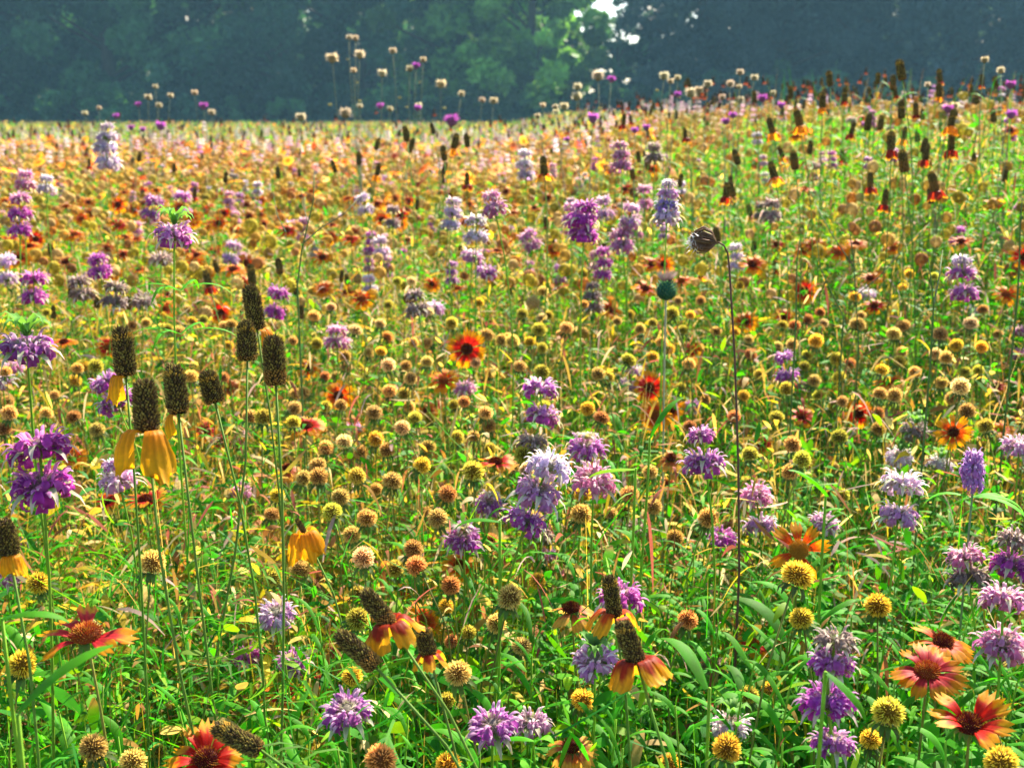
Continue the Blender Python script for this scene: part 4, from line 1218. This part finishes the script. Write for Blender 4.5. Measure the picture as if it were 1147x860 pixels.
def scatter(name, tm, pos, scale, tints, material, tilt=.3):
    tv, tf, tc = tm
    n = len(pos); m = len(tv)
    yaw = G.random(n) * 6.283; tx = G.normal(0, tilt, n); ty = G.normal(0, tilt, n)
    cy, sy = np.cos(yaw), np.sin(yaw)
    P = tv[None] * scale[:, None, None]
    X = P[..., 0] * cy[:, None] - P[..., 1] * sy[:, None]; Y = P[..., 0] * sy[:, None] + P[..., 1] * cy[:, None]; Z = P[..., 2]
    V = np.stack([X + Z * tx[:, None], Y + Z * ty[:, None], Z - X * tx[:, None] - Y * ty[:, None]], -1) + pos[:, None]
    Fc = (tf[None] + (np.arange(n) * m)[:, None, None]).reshape(-1, 3)
    C = (tc[None] * tints[:, None]).reshape(-1, 3)
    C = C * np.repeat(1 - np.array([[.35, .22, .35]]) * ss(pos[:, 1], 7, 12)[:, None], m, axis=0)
    o = link(name, np_mesh(name, V.reshape(-1, 3), Fc, np.clip(C, 0, .95), material, False))
    o['kind'] = 'stuff'
    return o

def tints(n, choices, probs):
    c = np.array(choices)[G.choice(len(choices), n, p=np.array(probs) / sum(probs))]
    return c * (1 + G.normal(0, .15, (n, 1)))

def farset(kind, dens, y1, h, hs, w=None):
    a = FARPTS[kind]
    a = a[np.argsort(a[:, 1])]
    b_ = crowd(dens, a[-1][1] if len(a) else 9, y1, h, hs, w)
    return np.concatenate([a, b_])
slope = lambda x, y: 1 - .55 * ss(x / y, .08, .26) * ss(y, 2.4, 3.0)
pb = farset('seed ball', 8, 42, .46, .035, slope)
near_ = pb[:, 1] < 4.5
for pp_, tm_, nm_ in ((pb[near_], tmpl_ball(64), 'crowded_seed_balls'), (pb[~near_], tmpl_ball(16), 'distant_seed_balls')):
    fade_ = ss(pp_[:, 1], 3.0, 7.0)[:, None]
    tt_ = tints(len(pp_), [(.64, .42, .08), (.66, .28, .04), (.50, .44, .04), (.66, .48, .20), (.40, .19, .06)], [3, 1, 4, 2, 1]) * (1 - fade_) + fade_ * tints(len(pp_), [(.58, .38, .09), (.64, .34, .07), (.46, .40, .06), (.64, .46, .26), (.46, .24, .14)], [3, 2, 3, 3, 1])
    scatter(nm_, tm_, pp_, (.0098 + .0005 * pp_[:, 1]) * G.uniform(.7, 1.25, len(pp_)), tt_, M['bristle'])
pf = farset('firewheel', 1.0, 42, .47, .04, lambda x, y: 1 - .8 * ss(x / y, .0, .2))
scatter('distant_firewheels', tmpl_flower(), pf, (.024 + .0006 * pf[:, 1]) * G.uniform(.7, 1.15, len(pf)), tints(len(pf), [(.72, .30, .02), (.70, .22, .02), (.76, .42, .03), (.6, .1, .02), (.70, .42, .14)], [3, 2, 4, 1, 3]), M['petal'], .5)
ph_ = farset('coneflower', 4, 20, .56, .06, lambda x, y: np.clip(.5 + .5 * ss(x / y, -.1, .2), 0, 1))
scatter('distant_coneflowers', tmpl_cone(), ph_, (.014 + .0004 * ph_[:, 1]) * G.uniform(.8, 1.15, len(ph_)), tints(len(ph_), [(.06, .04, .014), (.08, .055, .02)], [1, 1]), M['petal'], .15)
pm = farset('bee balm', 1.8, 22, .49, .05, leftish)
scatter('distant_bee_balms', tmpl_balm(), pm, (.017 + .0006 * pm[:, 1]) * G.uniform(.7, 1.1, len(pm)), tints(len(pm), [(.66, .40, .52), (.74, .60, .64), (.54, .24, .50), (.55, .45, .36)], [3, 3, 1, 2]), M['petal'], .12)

# ------------------------------------------------------------------ undergrowth, grass
def strips(base, az, el, length, width, droop, nseg, col, tipf, prof='lance'):
    n = len(base)
    t = np.linspace(0, 1, nseg + 1)
    hd = np.stack([np.cos(az), np.sin(az), np.zeros(n)], 1)
    dv = hd * np.cos(el)[:, None]; dv[:, 2] = np.sin(el)
    side = np.stack([-np.sin(az), np.cos(az), np.zeros(n)], 1)
    roll = G.normal(0, .7, n)
    upn = np.cross(side, dv)
    side = side * np.cos(roll)[:, None] + upn * np.sin(roll)[:, None]
    cen = base[:, None] + dv[:, None] * (length[:, None, None] * t[None, :, None])
    cen[:, :, 2] -= droop[:, None] * length[:, None] * t[None] ** 2
    cen += side[:, None] * (G.normal(0, .06, n)[:, None, None] * length[:, None, None] * (t ** 2)[None, :, None])
    if prof == 'lance':
        w = np.maximum(.06, np.sin(np.pi * np.minimum(1, t * .88 + .08)) ** .8)
    else:
        w = np.maximum(.08, (1 - t ** 2.2))
    wv = side[:, None] * (width[:, None, None] * w[None, :, None])
    V = np.stack([cen - wv, cen + wv], 2).reshape(-1, 3)
    k = (nseg + 1) * 2
    q = np.array([[2 * i, 2 * i + 1, 2 * i + 3, 2 * i + 2] for i in range(nseg)])
    Q = (q[None] + (np.arange(n) * k)[:, None, None]).reshape(-1, 4)
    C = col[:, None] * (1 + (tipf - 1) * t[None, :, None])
    bt = (G.random(n) < .16)[:, None, None] * np.clip((t - G.uniform(.45, .9, n)[:, None]) * 4, 0, 1)[:, :, None]
    C = C * (1 - bt) + np.array([.34, .20, .05]) * bt
    C = np.repeat(C, 2, axis=1).reshape(-1, 3)
    return V, Q, C

def merge(parts):
    V, Q, C, o = [], [], [], 0
    for v, q, c in parts:
        V.append(v); Q.append(q + o); C.append(c); o += len(v)
    return np.concatenate(V), np.concatenate(Q), np.concatenate(C)

GREENS = [(.042, .25, .004), (.028, .20, .005), (.08, .29, .004), (.022, .16, .010), (.15, .29, .005)]
DRY = [(.50, .32, .05), (.36, .19, .04), (.56, .40, .13), (.28, .11, .035), (.46, .34, .02), (.50, .40, .20)]
def lush(x, y):
    l = .985 - .36 * ss(y, 1.0, 1.4) + .10 * ss(y, 1.9, 2.6) - .06 * ss(y, 4, 9) + .15 * ss(x / y, .08, .26) * ss(y, 2.2, 3.0)
    l = l + .35 * (patch(x, y, 2.2, .7) - .5) + .12 * ss(x / y, .1, .3)
    return np.clip(l, .12, .97)

def ground_cols(x, y):
    n = len(x)
    g = G.random(n) < lush(x, y)
    c = np.where(g[:, None], np.array(GREENS)[G.integers(0, len(GREENS), n)], np.array(DRY)[G.integers(0, len(DRY), n)])
    return c * np.clip(1 + G.normal(0, .2, (n, 1)), .5, 1.6)

def leafy(y0, y1, dens, hmin, hmax, nl, ll, lw, nseg, stem=True):
    area = .53 * (y1 * y1 - y0 * y0) + .9 * (y1 - y0); n = int(dens * area)
    x, y = wedge(n, y0, y1)
    z = terrain(x, y)
    b0 = np.stack([x, y, z], 1)
    h = G.uniform(hmin, hmax, n)
    laz, lel = G.random(n) * 6.283, np.pi / 2 - np.abs(G.normal(0, .16, n))
    pc = ground_cols(x, y)
    top = b0 + np.stack([np.cos(laz) * np.cos(lel), np.sin(laz) * np.cos(lel), np.sin(lel)], 1) * h[:, None]
    parts = []
    if stem:
        parts.append(strips(b0, laz, lel, h, np.full(n, .0012 + .0003 * y0), np.zeros(n), 2, pc * .8 + .01, 1.0, 'blade'))
    rep = np.repeat(np.arange(n), nl)
    k = np.tile(np.arange(nl), n)
    t = 1 - .75 * (k / nl) ** 1.0 * G.uniform(.8, 1.2, len(k))
    t = np.clip(t, .1, 1)
    p = b0[rep] + (top[rep] - b0[rep]) * t[:, None]
    az = laz[rep] + k * 2.4 + G.normal(0, .3, len(k))
    el = .75 * np.clip(1 - k / 3.0, 0, 1) + G.normal(.15, .3, len(k))
    L = ll * G.uniform(.55, 1.15, len(k)) * (.6 + .4 * np.minimum(1, k / 3))
    c = pc[rep] * np.clip(1 + G.normal(0, .18, (len(k), 1)), .5, 1.5)
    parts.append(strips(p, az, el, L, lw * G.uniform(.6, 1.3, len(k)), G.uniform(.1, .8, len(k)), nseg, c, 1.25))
    return merge(parts)

def blades(y0, y1, dens, hmin, hmax, w, nseg, dry=None, mask=None):
    area = .53 * (y1 * y1 - y0 * y0) + .9 * (y1 - y0); n = int(dens * area)
    x, y = wedge(n, y0, y1)
    if mask is not None:
        k_ = G.random(n) < mask(x, y)
        x, y = x[k_], y[k_]; n = len(x)
    b0 = np.stack([x, y, terrain(x, y)], 1)
    c = ground_cols(x, y)
    if dry is not None:
        dm = G.random(n) < dry
        pick = np.array(DRY)[G.integers(0, len(DRY), n)]
        pick = np.where((y > 8)[:, None], np.array([.46, .26, .02]), pick)
        c = np.where(dm[:, None], pick * G.uniform(.7, 1.25, (n, 1)), c)
    return strips(b0, G.random(n) * 6.283, np.pi / 2 - np.abs(G.normal(0, .3, n)), G.uniform(hmin, hmax, n), w * G.uniform(.6, 1.4, n), G.uniform(0, .35, n), nseg, c, 1.2, 'blade')

def stuff(name, mesh):
    o = link(name, mesh); o['kind'] = 'stuff'; return o

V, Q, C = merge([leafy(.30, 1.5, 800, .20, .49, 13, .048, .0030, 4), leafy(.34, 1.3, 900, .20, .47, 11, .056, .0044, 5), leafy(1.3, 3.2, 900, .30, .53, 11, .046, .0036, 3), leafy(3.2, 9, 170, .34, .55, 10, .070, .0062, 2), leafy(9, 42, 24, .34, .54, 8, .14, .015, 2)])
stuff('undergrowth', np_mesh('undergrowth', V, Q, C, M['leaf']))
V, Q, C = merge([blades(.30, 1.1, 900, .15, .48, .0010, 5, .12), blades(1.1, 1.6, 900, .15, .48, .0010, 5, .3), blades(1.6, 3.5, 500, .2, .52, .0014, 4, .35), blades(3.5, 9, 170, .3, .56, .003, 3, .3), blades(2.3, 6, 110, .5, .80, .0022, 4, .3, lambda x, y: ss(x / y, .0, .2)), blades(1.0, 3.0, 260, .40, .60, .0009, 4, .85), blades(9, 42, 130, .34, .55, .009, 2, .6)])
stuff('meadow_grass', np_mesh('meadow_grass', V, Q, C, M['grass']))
# thin curling feathery leaves of the coneflowers, densest at the near left
n = 8000
x, y = wedge(n, .36, 1.5)
kp = G.random(n) < np.clip(.95 - .8 * ss(x / y, -.25, .1), .12, 1)
x, y = x[kp], y[kp]; n = len(x)
z = terrain(x, y) + G.uniform(.18, .50, n)
cc = np.array(GREENS)[G.integers(0, len(GREENS), n)] * np.array([.9, 1.05, 1.3]) * G.uniform(.7, 1.4, (n, 1))
stuff('feathery_leaves', np_mesh('feathery_leaves', *strips(np.stack([x, y, z], 1), G.random(n) * 6.283, G.normal(.35, .45, n), G.uniform(.04, .10, n), G.uniform(.0006, .0012, n), G.uniform(-.3, 1.0, n), 6, cc, 1.2, 'blade'), M['leaf']))
# withered curls and straw between the seed balls
n = 21000
x, y = wedge(n, .95, 3.8)
z = terrain(x, y) + G.uniform(.28, .53, n)
cc = np.array(DRY + [(.45, .30, .25), (.30, .08, .05)])[G.integers(0, len(DRY) + 2, n)] * G.uniform(.7, 1.3, (n, 1))
stuff('withered_leaves', np_mesh('withered_leaves', *strips(np.stack([x, y, z], 1), G.random(n) * 6.283, G.normal(.1, .6, n), G.uniform(.015, .045, n), G.uniform(.0008, .0026, n), G.uniform(-.2, 1.4, n), 4, cc, 1.2), M['bristle']))

# ------------------------------------------------------------------ ground
def ground():
    ys = np.concatenate([np.linspace(-40, -1, 8), np.linspace(0, 6, 61), np.linspace(7, 20, 14), np.linspace(25, 170, 16)])
    xs = np.concatenate([np.linspace(-150, -8, 12), np.linspace(-6, 6, 61), np.linspace(8, 150, 12)])
    X, Y = np.meshgrid(xs, ys)
    V = np.stack([X, Y, terrain(X, Y)], -1).reshape(-1, 3)
    nx = len(xs)
    Q = np.array([[j * nx + i, j * nx + i + 1, (j + 1) * nx + i + 1, (j + 1) * nx + i] for j in range(len(ys) - 1) for i in range(nx - 1)])
    o = link('ground', np_mesh('ground', V, Q, np.tile(np.array([[.10, .075, .035]]), (len(V), 1)), M['soil']))
    o['kind'] = 'structure'
ground()

# ------------------------------------------------------------------ trees beyond the field
def leaf_cloud(cs, rad, per, size, col, flat=.8):
    cs = np.array(cs); n = len(cs) * per
    c = np.repeat(cs, per, axis=0); r = np.repeat(np.array(rad), per)
    d = G.normal(0, 1, (n, 3)); d /= np.linalg.norm(d, axis=1)[:, None]
    p = c + d * (r * G.random(n) ** .45)[:, None] * np.array([1, 1, flat])
    a = G.normal(0, 1, (n, 3)); a /= np.linalg.norm(a, axis=1)[:, None]
    b_ = np.cross(a, G.normal(0, 1, (n, 3))); b_ /= np.linalg.norm(b_, axis=1)[:, None]
    s = size * G.uniform(.6, 1.3, n)
    V = np.stack([p - a * s[:, None], p - b_ * s[:, None] * .45, p + a * s[:, None], p + b_ * s[:, None] * .45], 1).reshape(-1, 3)
    Q = np.arange(n * 4).reshape(-1, 4)
    tint = np.repeat(G.uniform(.35, 1.9, (len(cs), 1)), per, axis=0) * G.uniform(.75, 1.25, (n, 1))
    C = np.repeat(np.array([col]) * tint, 4, axis=0)
    return V, Q, C

def tree(x, y, h, rx, col, label, low=.04, nclump=75, per=130, size=.17):
    z0 = tz(x, y)
    root = thing('tree', (x, y, z0), 'tree', 'trees along the far edge of the field')
    root['label'] = label
    cs, rad = [], []
    for i in range(nclump):
        t = G.random()
        zz = h * (low + (1 - low) * t)
        prof = rx * (.72 + .5 * math.sin(math.pi * min(1, t * .95 + .1))) * (1.0 if t < .6 else max(.2, 1 - (t - .6) * 1.9))
        a = G.random() * 6.283; r = prof * G.random() ** .5
        cs.append((r * math.cos(a), r * math.sin(a), zz)); rad.append(G.uniform(.45, 1.0) * h * .085)
    b = MB()
    b.tube([(0, 0, -.1), (.1, 0, h * .25), (-.1, .1, h * .55), (0, 0, h * .85)], [.032 * h, .024 * h, .014 * h, .004 * h], 8, (.05, .035, .025))
    for i in range(0, nclump, 5):
        c = cs[i]; zz = min(c[2] * .7, h * .7)
        b.tube([(0, 0, zz), (c[0] * .5, c[1] * .5, zz * .6 + c[2] * .4 + .1), c], [.011 * h * .7, .006 * h, .002 * h], 5, (.05, .035, .025))
    link('trunk', b.mesh('tree_trunk', M['bark']), root)
    link('crown', np_mesh('tree_crown', *leaf_cloud(cs, rad, per, size, col), M['crown'], False), root)
    return root

def shrub(x, y, h, w, col, label):
    root = thing('shrub', (x, y, tz(x, y)), 'shrub', 'shrubs at the foot of the far trees')
    root['label'] = label
    cs, rad = [], []
    b = MB()
    for i in range(26):
        a = G.random() * 6.283; r = w * G.random() ** .5
        c = (r * math.cos(a), r * math.sin(a) * .8, h * (.12 + .8 * G.random() * (1 - .4 * r / w)))
        cs.append(c); rad.append(G.uniform(.3, .6) * h * .33)
        if i % 4 == 0:
            b.tube([(0, 0, 0), (c[0] * .4, c[1] * .4, c[2] * .6), c], [.04, .025, .01], 5, (.05, .035, .025))
    link('branches', b.mesh('shrub_branches', M['bark']), root)
    link('foliage', np_mesh('shrub_foliage', *leaf_cloud(cs, rad, 110, .13, col), M['crown'], False), root)

def wx(px, y):
    return (px - W / 2) / F * y
LM = (.10, .23, .045)  # mid green lightened: sunlight put into the leaf colour
DK, MD, LG, BL = (.028, .085, .042), (.045, .13, .042), (.14, .30, .05), (.030, .056, .060)  # LG holds painted sunlight, BL painted blue haze, in the leaf colour
front = [(-60, 47, 11, 3.4, DK, 'dark tree at the far left end of the tree line'), (40, 48, 12, 3.6, DK, 'dark dense tree second from the left along the tree line'), (135, 46.5, 11, 3.2, MD, 'mid green tree behind the left thistles'),
         (225, 48, 12, 3.5, MD, 'tree with greener crown above the left field edge'), (320, 47, 12, 3.4, DK, 'dark tree left of the tall dry thistle'), (415, 48, 11.5, 3.3, DK, 'dark tree right behind the tall dry thistles'),
         (515, 46.5, 10, 3.2, LM, 'mid green tree just left of the paler green tree'), (597, 44.5, 8.0, 2.4, LG, 'pale sunlit green tree beside the bright sky gap'),
         (779, 46, 12, 2.5, BL, 'bluish dark tree right of the bright sky gap'), (860, 47, 12, 3.2, BL, 'bluish dark tree behind the right cones'), (955, 48, 12, 3.4, BL, 'bluish tree second from the right end, with small sky holes'),
         (1050, 47, 12, 3.3, BL, 'bluish tree near the right end of the tree line'), (1145, 46.5, 11, 3.4, BL, 'bluish tree at the right end of the tree line'), (1245, 48, 12, 3.5, BL, 'dark tree past the right end of the view')]
for px, y, h, r, c, lb in front:
    tree(wx(px, y), y, h, r, c, lb, nclump=115 if c is not LG else 95, per=190, size=.2)
tree(wx(690, 50), 50, 5.2, 2.0, MD, 'small thin tree standing in the bright sky gap', nclump=34, per=170, size=.08)
tree(wx(686, 53), 53, 3.4, 2.3, MD, 'low bushy tree filling the foot of the bright sky gap', nclump=60, per=150, size=.16)
for px_, y_, h_, lb_ in ((612, 52, 4.3, 'low bushy tree standing behind the pale green tree'), (655, 51, 3.3, 'low bushy tree between the pale green tree and the sky gap'), (722, 52, 3.6, 'low bushy tree just right of the sky gap foot')):
    tree(wx(px_, y_), y_, h_, 2.3, MD, lb_, nclump=60, per=170, size=.17)
tree(wx(553, 47.5), 47.5, 9, 2.9, LG, 'pale green tree half hidden between two brighter ones', nclump=95, per=190, size=.2)
back = [(-20, 58), (90, 60), (190, 57), (285, 59), (380, 58), (465, 60), (545, 57), (800, 58), (890, 60), (985, 58), (1085, 60), (1190, 58)]
for i_, (px_, lb_) in enumerate(((-90, 'at the left end'), (30, 'behind the left field edge'), (150, 'behind the spreading thistle'), (250, 'behind the small left thistles'), (340, 'behind the tall dry thistle'), (430, 'behind the second tall thistle'), (510, 'behind the pale green tree'), (830, 'right of the sky gap'), (930, 'behind the tallest right cones'), (1030, 'behind the far right cones'), (1130, 'at the right end'), (1230, 'past the right end'))):
    tree(wx(px_, 70), 70 + (i_ % 3), 14, 5.6, BL if px_ > 650 else DK, 'dim tree of the deepest row ' + lb_, nclump=90, per=110, size=.3)
names = ['farthest left', 'second', 'third', 'fourth', 'fifth', 'sixth', 'seventh', 'first right of the sky gap', 'second right of the sky gap', 'third right of the sky gap', 'fourth right of the sky gap', 'farthest right']
for (px, y), nm in zip(back, names):
    tree(wx(px, y), y, 13 + G.uniform(-1, 1), 4.3, BL if px > 650 else DK, f'tree in the rear row behind the tree line, {nm}' + ('' if 'right' in nm or 'left' in nm else ' from the left'), nclump=110, per=170, size=.24)
for i, px in enumerate([-40, 45, 120, 205, 290, 365, 450, 530, 600, 665, 735, 800, 870, 940, 1010, 1085, 1160]):
    lb = ['dark', 'low', 'rounded', 'spreading'][i % 4] + ' shrub at the field edge, number'
    words_ = ['left end', 'left of the spreading thistle', 'under the small left thistles', 'under the magenta-headed thistle', 'between the left and middle thistles', 'left of the tall dry thistle', 'under the tall thistles',
              'right of the sparse thistle', 'under the pale green tree', 'at the foot of the sky gap', 'right of the sky gap foot', 'behind the broad tan thistle heads', 'behind the six-headed thistle', 'behind the first right cones', 'behind the tallest right cones', 'near the right end', 'at the right end']
    shrub(wx(px, 43.5), 43.5 + G.uniform(-.6, .8), 2.0 + G.uniform(-.4, .8) if not 640 < px < 700 else 1.5, 1.9, DK if i % 2 else MD, ['dark', 'low', 'rounded', 'spreading'][i % 4] + ' shrub at the field edge ' + words_[i])

# ------------------------------------------------------------------ haze
me = bpy.data.meshes.new('haze')
x0, x1, y0, y1, z0, z1 = -160, 160, -45, 180, -1.2, 17.0
me.from_pydata([(x0, y0, z0), (x1, y0, z0), (x1, y1, z0), (x0, y1, z0), (x0, y0, z1), (x1, y0, z1), (x1, y1, z1), (x0, y1, z1)], [],
               [(0, 3, 2, 1), (4, 5, 6, 7), (0, 1, 5, 4), (1, 2, 6, 5), (2, 3, 7, 6), (3, 0, 4, 7)])
hm = bpy.data.materials.new('haze_air'); hm.use_nodes = True
nt = hm.node_tree
for nd in list(nt.nodes):
    nt.nodes.remove(nd)
o_ = nt.nodes.new('ShaderNodeOutputMaterial'); pv = nt.nodes.new('ShaderNodeVolumePrincipled')
pv.inputs['Color'].default_value = (.30, .66, .92, 1); pv.inputs['Density'].default_value = .0015; pv.inputs['Anisotropy'].default_value = .1
nt.links.new(pv.outputs[0], o_.inputs['Volume'])
me.materials.append(hm)
hz = link('haze', me); hz['kind'] = 'stuff'

# ------------------------------------------------------------------ labels
SIDES = ('right of', 'below', 'left of', 'above')
ORD = ['nearest', 'second nearest', 'third nearest', 'fourth nearest', 'fifth nearest', 'sixth nearest']
NOUN = {'coneflower': 'coneflower', 'firewheel': 'firewheel', 'seed ball': 'seed ball', 'bee balm': 'bee balm', 'leafy shoot': 'leafy shoot', 'thistle': 'thistle'}
marks = [q for q in ALL if q['key']]
used_labels = set(q['label'] for q in ALL if q['label'])
def zone(q):
    xs = 'at the left' if q['x'] < 380 else ('in the middle' if q['x'] < 765 else 'at the right')
    return xs
KEYS = {'many tan heads': 'the many-headed dry thistle', 'single high tan head': 'the sparse tan thistle', 'six small tan heads': 'the six-headed thistle', 'two broad tan heads': 'the thistle with two broad heads',
        'row of four magenta': 'the low four-headed magenta thistle', 'touching pair of magenta': 'the magenta-paired thistle', 'pink heads and tan ones near': 'the pink thistle by the right edge', 'bright magenta head': 'the bright magenta thistle',
        'pinkish head among': 'the pinkish thistle among dark cones', 'one wide pink-purple': 'the wide-headed purple thistle'}
for q in ALL:
    if q['kind'] == 'thistle' and not q['key']:
        for kk, vv in KEYS.items():
            if kk in q['label']:
                q['key'] = vv
marks = [q for q in ALL if q['key']]
ORD += ['seventh nearest', 'eighth nearest', 'ninth nearest', 'tenth nearest', 'eleventh nearest', 'twelfth nearest', 'thirteenth nearest', 'fourteenth nearest']

def sector(q, m):
    return int(((math.atan2(q['y'] - m['y'], q['x'] - m['x']) + math.pi / 4) % (2 * math.pi)) / (math.pi / 2))

for q in ALL:
    r = q['root']
    if q['label']:
        r['label'] = q['label']; continue
    far = q['d'] > 2.7
    look = q['look']
    peers = [p for p in ALL if p['kind'] == q['kind'] and p['look'] == look and not p['label'] and (p['d'] > 2.7) == far]
    best = None
    for m in marks:
        dist = math.hypot(q['x'] - m['x'], q['y'] - m['y'])
        if m is q or dist > 420:
            continue
        s_ = sector(q, m)
        rank = sum(1 for p in peers if p is not q and math.hypot(p['x'] - m['x'], p['y'] - m['y']) < dist and sector(p, m) == s_)
        if rank < len(ORD):
            lab = f"{'small ' if far else ''}{look} {NOUN[q['kind']]} {ORD[rank]} {SIDES[s_]} {m['key']}"
            sc_ = rank * 60 + dist
            if lab not in used_labels and len(lab.split()) <= 16 and (best is None or sc_ < best[0]):
                best = (sc_, lab)
    if best:
        r['label'] = best[1]; used_labels.add(best[1])
    else:
        r['label'] = f"small {look} {NOUN[q['kind']]} {zone(q)} far from every tall landmark flower"
        r['group'] = f"outlying {look} {NOUN[q['kind']]}s {zone(q)}"

# ------------------------------------------------------------------ camera, light, world
cam = bpy.data.cameras.new('camera')
co = bpy.data.objects.new('camera', cam); COL.objects.link(co)
co.location = CAM
co.rotation_euler = (math.pi / 2 - PITCH, 0, 0)
cam.sensor_width = 36; cam.lens = 36 * F / W
cam.clip_start = .02; cam.clip_end = 500
cam.dof.use_dof = True; cam.dof.focus_distance = .95; cam.dof.aperture_fstop = 13
SC.camera = co

SUN_EL, SUN_AZ = math.radians(42), math.radians(28)      # azimuth to the right of straight ahead (+Y)
sd = Vector((math.sin(SUN_AZ) * math.cos(SUN_EL), math.cos(SUN_AZ) * math.cos(SUN_EL), math.sin(SUN_EL)))
sl = bpy.data.lights.new('sun', 'SUN'); sl.energy = 5.0; sl.angle = math.radians(.5); sl.color = (1, .88, .70)
so = bpy.data.objects.new('sun', sl); COL.objects.link(so)
so.rotation_mode = 'QUATERNION'; so.rotation_quaternion = Vector((0, 0, -1)).rotation_difference(-sd)
so.location = (0, 0, 30)

w_ = bpy.data.worlds.new('World'); SC.world = w_; w_.use_nodes = True
nt = w_.node_tree
bg = nt.nodes.get('Background')
sky = nt.nodes.new('ShaderNodeTexSky'); sky.sky_type = 'NISHITA'; sky.sun_disc = False
sky.sun_elevation = SUN_EL; sky.sun_rotation = SUN_AZ
nt.links.new(sky.outputs[0], bg.inputs[0]); bg.inputs[1].default_value = .08

vs = SC.view_settings
SC.display_settings.display_device = 'sRGB'
vs.view_transform = 'Standard'; vs.look = 'None'; vs.gamma = 1; vs.use_curve_mapping = False
vs.exposure = 2.05

cy = SC.cycles
cy.max_bounces = 8; cy.diffuse_bounces = 4; cy.glossy_bounces = 2; cy.transmission_bounces = 5; cy.transparent_max_bounces = 8; cy.volume_bounces = 0
cy.use_denoising = True
try:
    cy.denoiser = 'OPENIMAGEDENOISE'; cy.denoising_input_passes = 'RGB_ALBEDO_NORMAL'
except Exception:
    pass
cy.caustics_reflective = False; cy.caustics_refractive = False
